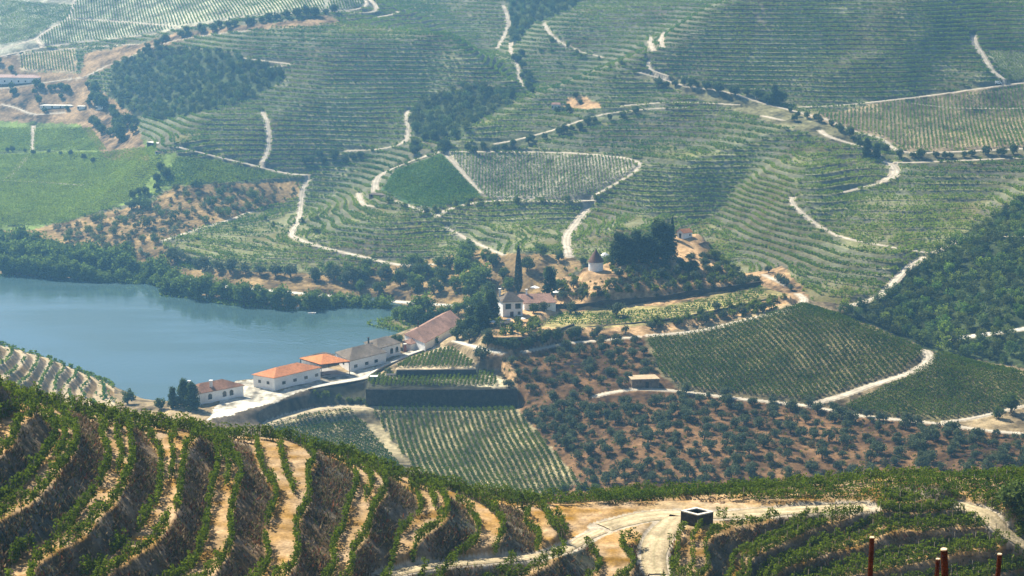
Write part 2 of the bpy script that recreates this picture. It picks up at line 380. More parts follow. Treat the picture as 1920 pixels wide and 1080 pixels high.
# ---------------------------------------------------------------- roads: traced, then laid on the ground in world space
ROADS = [  # (what, width in metres, photo points)
 ('dirt_road', 2.4, [(143,-5),(127,37),(110,45),(70,72),(82,88)]),
 ('dirt_road', 1.8, [(0,92),(40,81),(70,72)]),
 ('dirt_road', 1.6, [(127,37),(187,38),(290,46),(333,50)]),
 ('dirt_road', 2.2, [(0,107),(82,88),(173,77),(253,68),(310,60),(337,52),(400,43),(447,33),(520,27),(617,21),(693,24),(707,13),(697,2),(690,-6)]),
 ('dirt_road', 1.6, [(617,21),(640,20),(673,17),(688,8),(682,-4)]),
 ('dirt_road', 1.8, [(700,33),(735,27),(750,23),(742,18)]),
 ('dirt_road', 2.6, [(-10,166),(20,163),(87,155),(127,148),(165,145),(187,128),(230,112),(257,100),(280,88),(313,79),(350,71),(395,65),(470,56)]),
 ('dirt_road', 1.5, [(0,106),(60,99),(140,90),(230,84),(262,82)]),
 ('dirt_road', 1.4, [(450,107),(500,115),(553,120),(500,127)]),
 ('dirt_road', 2.0, [(0,195),(30,201),(65,216),(125,210)]),
 ('dirt_road', 1.8, [(62,232),(60,282)]), ('dirt_road', 1.8, [(55,288),(30,318),(15,335)]), ('dirt_road', 1.6, [(-5,338),(60,340),(160,347)]),
 ('dirt_road', 2.2, [(490,205),(500,227),(504,270),(497,300),(490,312)]),
 ('dirt_road', 2.2, [(325,272),(400,292),(487,312),(533,325),(560,330),(583,326)]),
 ('dirt_road', 2.2, [(645,283),(707,280),(750,273),(765,260),(763,227),(760,213),(770,203)]),
 ('dirt_road', 3.2, [(703,362),(708,333),(740,313),(813,287),(833,278)]),
 ('dirt_road', 1.6, [(833,284),(873,330),(905,366)]),
 ('dirt_road', 1.8, [(835,284),(960,284),(1060,286),(1130,291),(1187,298),(1205,307),(1190,322),(1130,358),(1107,376)]),
 ('dirt_road', 2.6, [(1120,372),(1107,377),(973,376),(930,375),(873,382),(840,392),(820,400),(820,412)]),
 ('dirt_road', 3.6, [(1107,377),(1097,397),(1077,423),(1063,443),(1062,462),(1068,485)]),
 ('dirt_road', 2.0, [(672,360),(677,377),(690,388),(720,384)]),
 ('dirt_road', 1.8, [(737,375),(757,381),(793,397),(820,404)]),
 ('dirt_road', 1.6, [(830,420),(860,440),(887,452),(917,467),(947,478)]),
 ('dirt_road', 2.6, [(580,328),(570,345),(567,362),(560,413),(550,430),(549,443),(587,458),(640,473),(670,478),(753,498),(827,493)]),
 ('dirt_road', 1.8, [(297,457),(337,440),(367,430),(413,417),(447,407),(465,397),(480,396)]),
 ('riverside_road', 3.4, [(345,522),(413,535),(533,547),(640,556),(710,562),(763,567),(810,570),(890,575)]),
 ('dirt_road', 2.0, [(1020,42),(1027,57),(1043,75),(1067,88),(1087,97)]), ('dirt_road', 1.4, [(1087,97),(1130,107)]),
 ('dirt_road', 2.2, [(942,7),(951,30),(952,53),(940,77),(933,93)]),
 ('dirt_road', 1.8, [(957,78),(958,96),(970,123),(974,150),(985,165)]),
 ('dirt_road', 1.8, [(1220,67),(1220,83),(1227,97)]), ('dirt_road', 1.8, [(1247,58),(1240,73),(1243,93)]),
 ('dirt_road', 1.8, [(1222,107),(1210,120),(1223,133),(1257,146)]),
 ('dirt_road', 2.2, [(1195,132),(1227,143),(1290,163),(1357,170),(1420,190),(1470,203),(1507,213),(1545,222),(1557,225),(1570,233),(1590,243),(1613,249),(1650,257),(1664,268),(1677,282),(1700,287),(1747,286),(1797,284),(1925,278)]),
 ('dirt_road', 2.4, [(1430,217),(1467,225)]), ('dirt_road', 2.4, [(1537,240),(1545,253),(1573,263),(1610,272),(1636,283),(1650,296)]),
 ('dirt_road', 4.2, [(1640,296),(1668,303),(1680,318),(1677,332),(1650,343)]), ('dirt_road', 1.8, [(1650,343),(1620,350),(1580,360)]),
 ('dirt_road', 1.8, [(1668,304),(1703,305),(1747,303),(1925,295)]),
 ('dirt_road', 3.0, [(1825,60),(1827,83),(1843,103),(1857,130),(1877,147),(1888,158)]),
 ('dirt_road', 2.0, [(1925,154),(1885,159),(1780,174),(1663,188),(1580,197),(1490,201)]),
 ('dirt_road', 1.3, [(1700,190),(1780,202),(1925,203)]),
 ('dirt_road', 1.8, [(923,272),(973,261),(1040,243),(1090,225),(1110,218),(1140,212),(1207,204),(1290,201)]),
 ('dirt_road', 1.8, [(1160,199),(1223,193),(1290,191),(1390,197)]),
 ('dirt_road', 2.0, [(1490,361),(1479,378),(1497,393),(1533,423),(1573,443),(1627,455),(1687,465),(1743,476)]),
 ('dirt_road', 2.6, [(1743,476),(1768,468),(1793,450),(1822,438)]), ('dirt_road', 1.2, [(1880,443),(1925,443)]),
 ('dirt_road', 2.8, [(1738,479),(1707,497),(1690,512),(1673,533),(1657,549),(1633,563),(1592,574)]),
 ('dirt_road', 2.0, [(1433,515),(1453,524),(1475,535)]),
 ('dirt_road', 2.4, [(1494,550),(1508,561),(1498,571),(1467,582),(1430,591),(1380,605),(1323,618),(1280,625),(1207,629)]),
 ('dirt_road', 1.6, [(1207,629),(1157,635),(1040,646),(973,664)]),
 ('dirt_road', 2.6, [(1730,654),(1743,660),(1746,672),(1727,690),(1697,703),(1633,721),(1580,743),(1525,758)]),
 ('dirt_road', 1.8, [(1107,747),(1140,738),(1160,729),(1207,728),(1280,734),(1347,743),(1413,750),(1513,760),(1563,770),(1613,780),(1707,788),(1780,797),(1847,807),(1925,813)]),
 ('dirt_road', 1.5, [(1760,793),(1797,789),(1847,779),(1925,757)]),
 ('riverside_road', 4.5, [(1775,662),(1800,665),(1830,670),(1925,684),(2000,698)]),
 ('vineyard_road', 3.0, [(500,797),(514,787),(569,772),(626,763),(661,762),(780,765.5),(973,765.5)]),
 ('access_road', 2.6, [(576,728),(615,719.5),(686,708.5),(693,703),(718,688),(780,661),(827,647)]),
 ('access_road', 2.2, [(850,639),(880,647),(917,660),(950,667)]),
 ('track', 2.6, [(1277,962),(1245,990),(1226,1020),(1222,1048),(1235,1085)]),
 ('track', 2.5, [(1120,992),(1200,968),(1273,962),(1345,966),(1460,957),(1560,952),(1640,948)]),
 ('track', 1.5, [(1140,988),(1073,1022),(1007,1044),(873,1052),(753,1068),(700,1078)]),
 ('track', 2.4, [(1800,946),(1847,962),(1882,993),(1925,1022)]),
]
ROADQ = []
RD = np.full(ZB.shape, 99.0, np.float32); RZ = np.zeros(ZB.shape, np.float32)
for kind, wd, pts in ROADS:
    p = np.array(pts, float)
    # smooth the traced line, then find the ground under it
    t = np.arange(len(p)); tq = np.linspace(0, len(p) - 1, (len(p) - 1) * 12 + 1)
    pp = cubic_up(t.astype(float), p, tq)
    vm = p[:, 1].mean(); um = p[:, 0].mean()
    isnear = kind == 'track'
    ymin = 100 if isnear else (560 if (vm < 480 or kind == 'riverside_road') and not (1000 < um < 1050 and 480 < vm) else 380)
    if kind == 'dirt_road' and 1590 < um < 1700 and 500 < vm < 560: ymin = 560
    if kind == 'dirt_road' and vm > 480 and um > 1400 and not (1590 < um < 1700 and 500 < vm < 545): ymin = 380
    q = hit(ZB, pp[:, 0], pp[:, 1], ymin)
    ok = np.ones(len(q), bool)
    for i in range(1, len(q)):                # a sight line that skips past a ridge is dropped
        if np.hypot(*(q[i, :2] - q[i-1, :2])) > max(28, 9 * wd): ok[i] = False
    q = q[ok] if ok.sum() > 4 else q
    L = np.r_[0, np.cumsum(np.hypot(np.diff(q[:, 0]), np.diff(q[:, 1])))]
    keep = np.r_[True, np.diff(L) > 1e-6]; q = q[keep]; L = L[keep]
    m_ = max(int(L[-1] / (1.0 if isnear else 2.0)), 4)
    s_ = np.linspace(0, L[-1], m_)
    q = np.stack([np.interp(s_, L, q[:, k]) for k in range(3)], 1)
    kern = 7
    if m_ > 12:
        for k in range(3):
            e = np.pad(q[:, k], kern // 2, mode='edge'); q[:, k] = np.convolve(e, np.ones(kern) / kern, 'valid')
    q[:, 2] = zat(ZB, q[:, 0], q[:, 1])
    if m_ > 12:
        e = np.pad(q[:, 2], 5, mode='edge'); q[:, 2] = np.convolve(e, np.ones(11) / 11, 'valid')
    ROADQ.append((kind, wd, q))
    # influence on the ground
    for k in range(0, len(q) - 1, 12):
        sg = q[k:k+13]
        r0 = max(np.searchsorted(YR, sg[:, 1].min() - 6) - 1, 0); r1 = min(np.searchsorted(YR, sg[:, 1].max() + 6) + 1, NR)
        aa = sg[:, 0] / sg[:, 1]; mg = 7 / sg[:, 1].min()
        c0 = max(np.searchsorted(AC, aa.min() - mg) - 1, 0); c1 = min(np.searchsorted(AC, aa.max() + mg) + 1, NC)
        if r1 <= r0 or c1 <= c0: continue
        d, tt = segdist(GX[r0:r1, c0:c1], GY[r0:r1, c0:c1], sg)
        d = d - wd / 2
        zz = np.interp(tt, np.arange(len(sg)), sg[:, 2])
        b = d < RD[r0:r1, c0:c1]
        RD[r0:r1, c0:c1][b] = d[b]; RZ[r0:r1, c0:c1][b] = zz[b]

# ---------------------------------------------------------------- land cover (where what grows), looked up through the photo's outlines
GU, GV = project(GX, GY, ZB)
ju = GU + 5 * vnoise(GX / 3.1, GY / 3.1, 8) + 4 * vnoise(GX / .9, GY / .9, 9)
jv = GV + 4 * vnoise(GX / 3.3, GY / 3.3, 10) + 3 * vnoise(GX / .8, GY / .8, 11)
C = np.empty(ZB.shape + (3,), np.float32)
TD = np.zeros(ZB.shape, np.float32)           # terrace step, 0 = none
FARZ = GY > 585
C[:] = (.21, .16, .09)
TD[FARZ] = 2.1
SOIL = (.30, .24, .15); DRY = (.19, .098, .042); DRYL = (.34, .22, .11); GRASS = (.10, .13, .04); WOODF = (.045, .06, .022); GREENF = (.13, .18, .04); PALE = (.27, .24, .175)
COVER = [  # (photo outline, nearest, farthest, colour, terrace step)
 ([(480,370),(900,360),(1100,370),(1060,480),(900,480),(740,505),(300,480),(450,400)], 585, 850, SOIL, 1.5),
 ([(1060,470),(1100,370),(1200,300),(1500,340),(1500,380),(1760,480),(1600,580),(1300,480)], 560, 850, SOIL, 1.8),
 ([(-100,225),(60,225),(200,235),(270,260),(300,290),(330,285),(330,350),(250,380),(60,430),(-100,440)], 585, 1100, GREENF, 0),
 ([(-100,0),(-100,110),(0,107),(82,88),(253,68),(337,52),(450,33),(620,21),(700,15),(700,-30),(-100,-30)], 900, 1300, (.29,.28,.20), 0),
 ([(20,103),(140,93),(145,137),(38,132)], 900, 1200, SOIL, 0),
 ([(290,350),(330,292),(400,300),(535,328),(480,340)], 700, 950, GREENF, 0),
 ([(715,355),(740,318),(830,288),(905,365),(880,378),(810,392),(760,380)], 650, 900, (.05,.10,.035), 0),
 ([(838,288),(1130,292),(1195,302),(1190,320),(1112,372),(907,372)], 650, 900, PALE, 0),
 ([(1500,215),(1560,212),(1660,190),(1780,176),(1925,157),(1925,277),(1700,284),(1650,256),(1580,240)], 700, 950, (.22,.17,.10), 0),
 ([(1845,92),(1925,98),(1925,152),(1890,154)], 780, 950, (.26,.25,.14), 0),
 ([(210,135),(230,115),(290,92),(400,95),(470,110),(535,128),(530,152),(470,185),(420,202),(300,228),(245,215),(205,180)], 820, 1100, WOODF, 0),
 ([(770,215),(790,190),(830,172),(900,160),(960,165),(965,195),(900,225),(860,262),(800,262),(770,250)], 760, 960, WOODF, 0),
 ([(1590,580),(1640,568),(1690,522),(1745,482),(1800,442),(1860,410),(1925,372),(2100,330),(2100,720),(1925,690),(1830,675),(1770,668),(1735,655),(1640,612),(1580,590)], 495, 760, WOODF, 0),
 ([(945,-20),(1110,-20),(1070,20),(1000,45),(975,75),(955,90),(955,30)], 930, 1300, WOODF, 0),
 ([(-100,105),(30,103),(40,133),(150,138),(160,100),(270,80),(330,62),(620,30),(640,45),(400,60),(250,105),(160,150),(250,215),(280,300),(200,300),(150,232),(-100,225)], 800, 1250, (.22,.15,.08), 0),
 ([(60,430),(280,380),(330,350),(560,338),(565,370),(470,396),(300,455),(340,505),(620,515),(900,470),(1060,480),(1100,490),(1000,570),(880,600),(640,590),(400,565),(200,535),(-100,510),(-100,440)], 585, 840, (.22, .15, .065), 0),
 ([(1180,140),(1290,150),(1440,190),(1500,215),(1600,250),(1620,275),(1560,268),(1430,225),(1280,175)], 730, 900, (.15,.14,.07), 0),
 ([(1055,205),(1065,185),(1090,180),(1140,202)], 780, 900, DRYL, 0),
 ([(1680,288),(1925,280),(1925,294),(1700,303)], 700, 800, (.12,.11,.06), 0),
 ([(845,278),(1100,225),(1220,207),(1220,214),(1110,232),(960,283)], 780, 860, (.10,.11,.05), 0),
 # winery and chapel hill
 ([(1150,420),(1400,420),(1520,560),(1210,632),(1150,720),(1100,760),(960,790),(930,740),(900,650),(940,590),(1000,560),(1060,500)], 470, 640, DRYL, 0),
 ([(960,640),(1215,628),(1290,735),(1530,762),(1760,795),(2100,830),(2100,980),(900,980),(1085,905),(975,768)], 380, 520, (.125, .072, .034), 0),
 ([(690,764),(968,764),(1090,905),(985,945),(780,905)], 380, 500, (.22,.185,.105), 0),
 ([(480,800),(648,766),(690,766),(785,895),(720,900)], 380, 500, (.26,.22,.13), 0),
 ([(690,732),(972,732),(930,696),(690,700)], 474, 512, (.36,.31,.20), 0),
 ([(735,696),(900,694),(895,680),(850,650),(815,650)], 484, 530, (.40,.32,.20), 0),
 ([(1205,632),(1285,624),(1440,588),(1510,560),(1740,650),(1745,672),(1690,708),(1522,758),(1280,734),(1232,700)], 440, 530, (.14, .115, .06), 0),
 ([(1735,650),(2100,720),(2100,760),(1925,756),(1850,779),(1760,791),(1605,778),(1565,766),(1700,705),(1745,675)], 420, 500, (.14, .12, .055), 0),
 ([(1010,615),(1130,615),(1240,608),(1340,586),(1440,558),(1490,553),(1425,534),(1360,550),(1244,572),(1131,580),(1045,585)], 515, 565, (.26,.22,.09), 0),
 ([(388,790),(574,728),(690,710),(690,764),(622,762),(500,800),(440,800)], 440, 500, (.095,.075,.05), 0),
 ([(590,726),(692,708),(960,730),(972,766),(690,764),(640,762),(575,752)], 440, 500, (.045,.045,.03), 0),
]
for poly, y0, y1, col, td in COVER:
    i0 = np.searchsorted(YR, y0); i1 = np.searchsorted(YR, y1)
    if i1 <= i0: continue
    m_ = inpoly(ju[i0:i1], jv[i0:i1], poly)
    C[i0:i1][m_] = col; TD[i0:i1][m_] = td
wy = inpoly(ju, jv, [(385,790),(440,714),(478,712),(520,735),(600,712),(655,698),(725,681),(752,664),(800,640),(812,640),(790,653),(718,688),(688,708),(576,730),(500,760),(400,786)]) & (GY > 440) & (GY < 580)
C[wy] = (.50, .46, .37)
spur = (GY > 440) & (GY < 520) & (GX < -105) & (GU < 215)
TD[spur] = 2.0; C[spur] = SOIL
NEARZ = GY < 205
TD[NEARZ] = 2.2
rsp = NEARZ & (GU > 1262 - (GV - 1000) * .25) & (GV > 940)
TD[rsp] = 1.5
PP = np.array([(1345,975,0),(1460,960,0),(1580,952,0),(1700,948,-.2),(1600,956,-.45),(1513,970,-.5),(1440,993,-.5),(1380,1017,-.5),(1340,1043,-.5),(1352,1072,-.5),(1560,975,-1),(1480,1003,-1),(1410,1040,-1),(1395,1075,-1),(1630,963,-1.4),(1563,997,-1.5),(1480,1033,-1.5),(1413,1067,-1.5),(1700,985,-2),(1620,1012,-2),(1500,1050,-2),(1800,978,-1.9),(1880,1003,-2.5),(1800,1005,-2.5),(1713,1017,-2.5),(1613,1040,-2.5),(1513,1070,-2.5),(1890,1018,-3),(1750,1040,-3),(1640,1065,-3),(1913,1030,-3.5),(1800,1053,-3.5),(1700,1078,-3.5),(1900,1065,-4),(1820,1085,-4),(1850,962,-1.3),(1750,955,-.9),(1290,1010,.1),(1290,1060,.1),(1900,1090,-4.6),(1960,1000,-2.6),(1500,1095,-3)], float)
qq = hit(ZS, PP[:, 0], PP[:, 1], 100)
pa, ps = qq[:, 0] / qq[:, 1], np.log(qq[:, 1])
np_ = len(PP); Ap = np.zeros((np_ + 3, np_ + 3)); Bp = np.c_[np.ones(np_), pa, ps]
Ap[:np_, :np_] = tps((pa[:, None] - pa) ** 2 + (ps[:, None] - ps) ** 2) + np.eye(np_) * 3e-5; Ap[:np_, np_:] = Bp; Ap[np_:, :np_] = Bp.T
sp_ = np.linalg.solve(Ap, np.r_[PP[:, 2], 0, 0, 0])
ri, rj = np.nonzero(rsp)
ra, rs_ = AC[rj], SR[ri]
PHR = np.zeros(ZB.shape)
for i in range(0, len(ri), 40000):
    k_ = slice(i, i + 40000)
    PHR[ri[k_], rj[k_]] = tps((ra[k_, None] - pa) ** 2 + (rs_[k_, None] - ps) ** 2) @ sp_[:np_] + sp_[np_] + ra[k_] * sp_[np_+1] + rs_[k_] * sp_[np_+2]
yard = inpoly(GU, GV, [(1180,985),(1195,955),(1240,940),(1400,945),(1500,950),(1420,964),(1345,972),(1345,990),(1275,992),(1240,1008),(1190,995)]) & NEARZ & (GY > 150)
TD[yard] = 0
# blend edges of terraced ground
tdm = (TD > 0).astype(np.float32)
# terraces: a nearly level shelf and a steep bank
TG = TD.copy()
TG[inpoly(ju, jv, [(1330,770),(1515,770),(1760,805),(2050,830),(2050,910),(1400,912),(1300,860)]) & (GY > 380) & (GY < 470)] = 1.5
tdv = np.where(TG > 0, TG, 1.0)
OFF = np.where(NEARZ, BZ, 0.0)
ph = np.where(rsp & (TG > 0), PHR, (ZS - OFF) / tdv)
PHN = ph.copy()
kk = np.round(ph)
fr = ph - kk                                   # -0.5 .. 0.5, 0 = middle of the shelf
sh = np.where(NEARZ, np.where(rsp, .33, .24), .25)                 # half width of the shelf
g = np.where(np.abs(fr) < sh, fr * .12, np.sign(fr) * (sh * .12 + (np.abs(fr) - sh) * (.5 - sh * .12) / (.5 - sh)))
amt = np.where(NEARZ, 1.0, np.where(GY > 585, .95, .9))
ZT = ZS + tdv * (g - fr) * amt
Z = np.where(TG > 0, ZT, ZB)
Z = np.where((TG > 0) & (np.abs(ZB - ZS) > .02), ZB, Z)
# cover on shelves and banks
shelf = (TD > 0) & (np.abs(fr) < sh + .03)
bank = (TD > 0) & ~shelf
nz = vnoise(GX / 6, GY / 6, 21)[..., None]; nz2 = vnoise(GX / 1.3, GY / 1.3, 22)[..., None]; nz3 = vnoise(GX / 22, GY / 22, 23)[..., None]
SLP = np.hypot(np.gradient(ZS, axis=0) / np.gradient(GY, axis=0), np.gradient(ZS, axis=1) / np.gradient(GX, axis=1))
fb = bank & ~NEARZ & (SLP > .22)
C[fb] = (np.array((.118, .118, .072)) + nz * .07 * np.array((1, 1.05, .9)) + nz3 * .07 * np.array((.6, .9, .4)) + nz2 * .05)[fb]
fs = (shelf | bank) & ~NEARZ & ~fb
C[fs] = (np.array((.18, .175, .08)) + nz * .09 + nz3 * .12 * np.array((.8, 1, .5)))[fs]
sb = spur & bank; C[sb] = (np.array((.27, .19, .10)) + nz * .1)[sb]
ss_ = spur & shelf; C[ss_] = (np.array((.42, .34, .22)) + nz * .1)[ss_]
nb = bank & NEARZ
C[nb] = (np.array((.190, .138, .085)) + nz * np.array((.17, .11, .06)) + nz2 * .09 + nz3 * np.array((.16, .03, -.03)))[nb]
ns = (shelf & NEARZ)
C[ns] = (np.array((.35, .228, .108)) + nz * np.array((.20, .12, .05)) + nz2 * .16)[ns]
C[yard] = (np.array((.37, .27, .15)) + nz * .14 + nz2 * .1)[yard]
oth = ~(TD > 0) & ~yard
C[oth] *= (1 + 1.3 * nz + .9 * nz2 + .6 * nz3)[oth]
# roughness of the ground
Z += nearw * (bank * .16 * vnoise(GX / .55, GY / .55, 31) + .07 * vnoise(GX / .3, GY / .3, 32))
Z += (1 - nearw) * (.16 * vnoise(GX / 1.4, GY / 1.4, 33) + .35 * vnoise(GX / 4.5, GY / 4.5, 34)) * (RD > 1) * np.where(FARZ & (TD > 0), .5, 1)
# roads cut level into the slope
wr = 1 - sstep(.1, np.where(NEARZ, 1.0, 2.2), RD)
Z = Z * (1 - wr) + (RZ - .10) * wr
C[(RD < .5)] = (.42, .36, .27)
C = np.clip(C, .012, .8)

# ---------------------------------------------------------------- materials
def mat(name, col=(.5, .5, .5), rough=.9, spec=.2):
    m = bpy.data.materials.new(name); m.use_nodes = True
    b = m.node_tree.nodes['Principled BSDF']
    b.inputs['Base Color'].default_value = (*col, 1)
    b.inputs['Roughness'].default_value = rough
    b.inputs['Specular IOR Level'].default_value = spec
    return m
def nd(m, kind, **kw):
    x = m.node_tree.nodes.new(kind)
    for k, v in kw.items(): setattr(x, k, v)
    return x
def ln(m, a_, b_): m.node_tree.links.new(a_, b_)
def noisy(name, col, rough=.9, spec=.2, attr=None, scales=((1.0, .35),), bump=0.0, bscale=2.0, trans=0.0):
    m = mat(name, col, rough, spec)
    b = m.node_tree.nodes['Principled BSDF']
    tc = nd(m, 'ShaderNodeTexCoord')
    if attr:
        at = nd(m, 'ShaderNodeAttribute', attribute_name=attr); cur = at.outputs['Color']
    else:
        rgb = nd(m, 'ShaderNodeRGB'); rgb.outputs[0].default_value = (*col, 1); cur = rgb.outputs[0]
    for sc, st in scales:
        n1 = nd(m, 'ShaderNodeTexNoise'); n1.inputs['Scale'].default_value = sc; n1.inputs['Detail'].default_value = 3
        ln(m, tc.outputs['Object'], n1.inputs['Vector'])
        mr = nd(m, 'ShaderNodeMapRange'); mr.inputs['From Min'].default_value = .3; mr.inputs['From Max'].default_value = .7
        mr.inputs['To Min'].default_value = 1 - st; mr.inputs['To Max'].default_value = 1 + st
        ln(m, n1.outputs['Fac'], mr.inputs['Value'])
        vm = nd(m, 'ShaderNodeVectorMath', operation='SCALE')
        ln(m, cur, vm.inputs[0]); ln(m, mr.outputs['Result'], vm.inputs['Scale'])
        cur = vm.outputs['Vector']
    ln(m, cur, b.inputs['Base Color'])
    if bump:
        n2 = nd(m, 'ShaderNodeTexNoise'); n2.inputs['Scale'].default_value = bscale; n2.inputs['Detail'].default_value = 4
        ln(m, tc.outputs['Object'], n2.inputs['Vector'])
        bp = nd(m, 'ShaderNodeBump'); bp.inputs['Strength'].default_value = bump; bp.inputs['Distance'].default_value = .15
        ln(m, n2.outputs['Fac'], bp.inputs['Height']); ln(m, bp.outputs[0], b.inputs['Normal'])
    if trans:
        tr = nd(m, 'ShaderNodeBsdfTranslucent'); ln(m, cur, tr.inputs['Color'])
        mx = nd(m, 'ShaderNodeMixShader'); mx.inputs[0].default_value = trans
        out = m.node_tree.nodes['Material Output']
        ln(m, b.outputs[0], mx.inputs[1]); ln(m, tr.outputs[0], mx.inputs[2]); ln(m, mx.outputs[0], out.inputs['Surface'])
    return m
M_GROUND = noisy('ground', (.3, .25, .15), .95, .05, 'cover', ((.9, .28), (3.5, .25)), .5, 3.0)
M_ROAD = noisy('road_dust', (.47, .41, .32), .95, .05, 'tint', ((.25, .22), (1.5, .18)), .3, 2.0)
M_TRACK = noisy('track_dust', (.50, .42, .28), .95, .05, 'tint', ((.4, .2), (2.5, .22)), .6, 4.0)
M_CONC = noisy('pale_concrete', (.55, .52, .44), .9, .1, 'tint', ((.15, .12), (1.2, .10)))
M_LEAF = noisy('leaves', (.07, .11, .03), .8, .03, 'tint', ((.5, .15),), trans=.42)
M_BARK = noisy('bark', (.12, .09, .06), .95, .05, None, ((3, .3),))

# ---------------------------------------------------------------- mesh helpers
def grid_mesh(name, X, Y, Zz):
    r, c = X.shape
    co = np.stack([X, Y, Zz], -1).reshape(-1, 3)
    me = bpy.data.meshes.new(name)
    me.vertices.add(r*c); me.vertices.foreach_set('co', co.astype(np.float32).ravel())
    idx = np.arange(r*c).reshape(r, c)
    q = np.stack([idx[:-1, :-1], idx[:-1, 1:], idx[1:, 1:], idx[1:, :-1]], -1).reshape(-1)
    nf = (r-1)*(c-1)
    me.loops.add(nf*4); me.loops.foreach_set('vertex_index', q.astype(np.int32))
    me.polygons.add(nf); me.polygons.foreach_set('loop_start', np.arange(0, nf*4, 4, dtype=np.int32))
    me.polygons.foreach_set('loop_total', np.full(nf, 4, dtype=np.int32))
    me.polygons.foreach_set('use_smooth', np.ones(nf, bool))
    me.update()
    return me
def quad_mesh(name, Q, tint=None, m=None):     # Q: (N,4,3)
    N = len(Q)
    me = bpy.data.meshes.new(name)
    me.vertices.add(N*4); me.vertices.foreach_set('co', np.asarray(Q, np.float32).ravel())
    me.loops.add(N*4); me.loops.foreach_set('vertex_index', np.arange(N*4, dtype=np.int32))
    me.polygons.add(N); me.polygons.foreach_set('loop_start', np.arange(0, N*4, 4, dtype=np.int32))
    me.polygons.foreach_set('loop_total', np.full(N, 4, dtype=np.int32))
    if tint is not None:
        at = me.attributes.new('tint', 'FLOAT_COLOR', 'FACE')
        at.data.foreach_set('color', np.c_[tint, np.ones(N)].astype(np.float32).ravel())
    me.update()
    if m: me.materials.append(m)
    return me
def link(name, me, parent=None, loc=None, rz=0.0, sc=None):
    o = bpy.data.objects.new(name, me); COL.objects.link(o)
    if parent: o.parent = parent
    if loc is not None: o.location = loc
    if rz: o.rotation_euler = (0, 0, rz)
    if sc is not None: o.scale = sc if hasattr(sc, '__len__') else (sc, sc, sc)
    return o
def tag(o, label, cat, group=None):
    o['label'] = label; o['category'] = cat
    if group: o['group'] = group
    return o
def struct(o, kind='structure', label=None):
    o['kind'] = kind
    if label: o['label'] = label
    return o

def leaf_quads(cen, size, up=.35, flat=0.0):
    N = len(cen)
    nrm = rng.normal(size=(N, 3)); nrm /= np.linalg.norm(nrm, axis=1)[:, None]
    nrm[:, 2] += up; nrm /= np.linalg.norm(nrm, axis=1)[:, None]
    t = np.cross(nrm, rng.normal(size=(N, 3))); t /= np.linalg.norm(t, axis=1)[:, None] + 1e-9
    b = np.cross(nrm, t)
    s = (size * rng.uniform(.6, 1.3, N))[:, None]
    t = t * s * .62; b = b * s * .42
    return np.stack([cen - t, cen - b, cen + t, cen + b], 1)
def tints(N, lo, hi, p=1.3):
    k = rng.random((N, 1)) ** p
    return np.array(lo) * (1 - k) + np.array(hi) * k

# ---------------------------------------------------------------- the ground sheet and the river
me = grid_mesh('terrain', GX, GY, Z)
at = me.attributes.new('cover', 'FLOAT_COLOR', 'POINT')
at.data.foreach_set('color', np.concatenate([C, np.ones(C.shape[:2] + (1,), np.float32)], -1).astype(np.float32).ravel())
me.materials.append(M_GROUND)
struct(link('terrain', me), label='valley ground of terraced hillsides, fields and banks')

M_WATER = mat('river_water', (.045, .090, .100), .14, .5)
nw1 = nd(M_WATER, 'ShaderNodeTexNoise'); nw1.inputs['Scale'].default_value = .35; nw1.inputs['Detail'].default_value = 5
tcw = nd(M_WATER, 'ShaderNodeTexCoord'); ln(M_WATER, tcw.outputs['Object'], nw1.inputs['Vector'])
bpw = nd(M_WATER, 'ShaderNodeBump'); bpw.inputs['Strength'].default_value = .25; bpw.inputs['Distance'].default_value = .2
ln(M_WATER, nw1.outputs['Fac'], bpw.inputs['Height']); ln(M_WATER, bpw.outputs[0], M_WATER.node_tree.nodes['Principled BSDF'].inputs['Normal'])
mpw = nd(M_WATER, 'ShaderNodeMapping'); mpw.inputs['Scale'].default_value = (.012, .05, 1); mpw.inputs['Rotation'].default_value = (0, 0, .5); ln(M_WATER, tcw.outputs['Object'], mpw.inputs['Vector'])
nw2 = nd(M_WATER, 'ShaderNodeTexNoise'); nw2.inputs['Scale'].default_value = 1.0; nw2.inputs['Detail'].default_value = 4; ln(M_WATER, mpw.outputs[0], nw2.inputs['Vector'])
mrw = nd(M_WATER, 'ShaderNodeMapRange'); mrw.inputs['From Min'].default_value = .4; mrw.inputs['From Max'].default_value = .62; mrw.inputs['To Min'].default_value = .05; mrw.inputs['To Max'].default_value = .24
ln(M_WATER, nw2.outputs['Fac'], mrw.inputs['Value']); ln(M_WATER, mrw.outputs[0], M_WATER.node_tree.nodes['Principled BSDF'].inputs['Roughness'])
bw = [(-700, 440), (60, 440), (60, 780), (-700, 780)]
me = bpy.data.meshes.new('river'); me.from_pydata([(x, y, 0) for x, y in bw], [], [(0, 1, 2, 3)]); me.materials.append(M_WATER)
struct(link('river', me), label='calm blue grey river along the wooded bank')

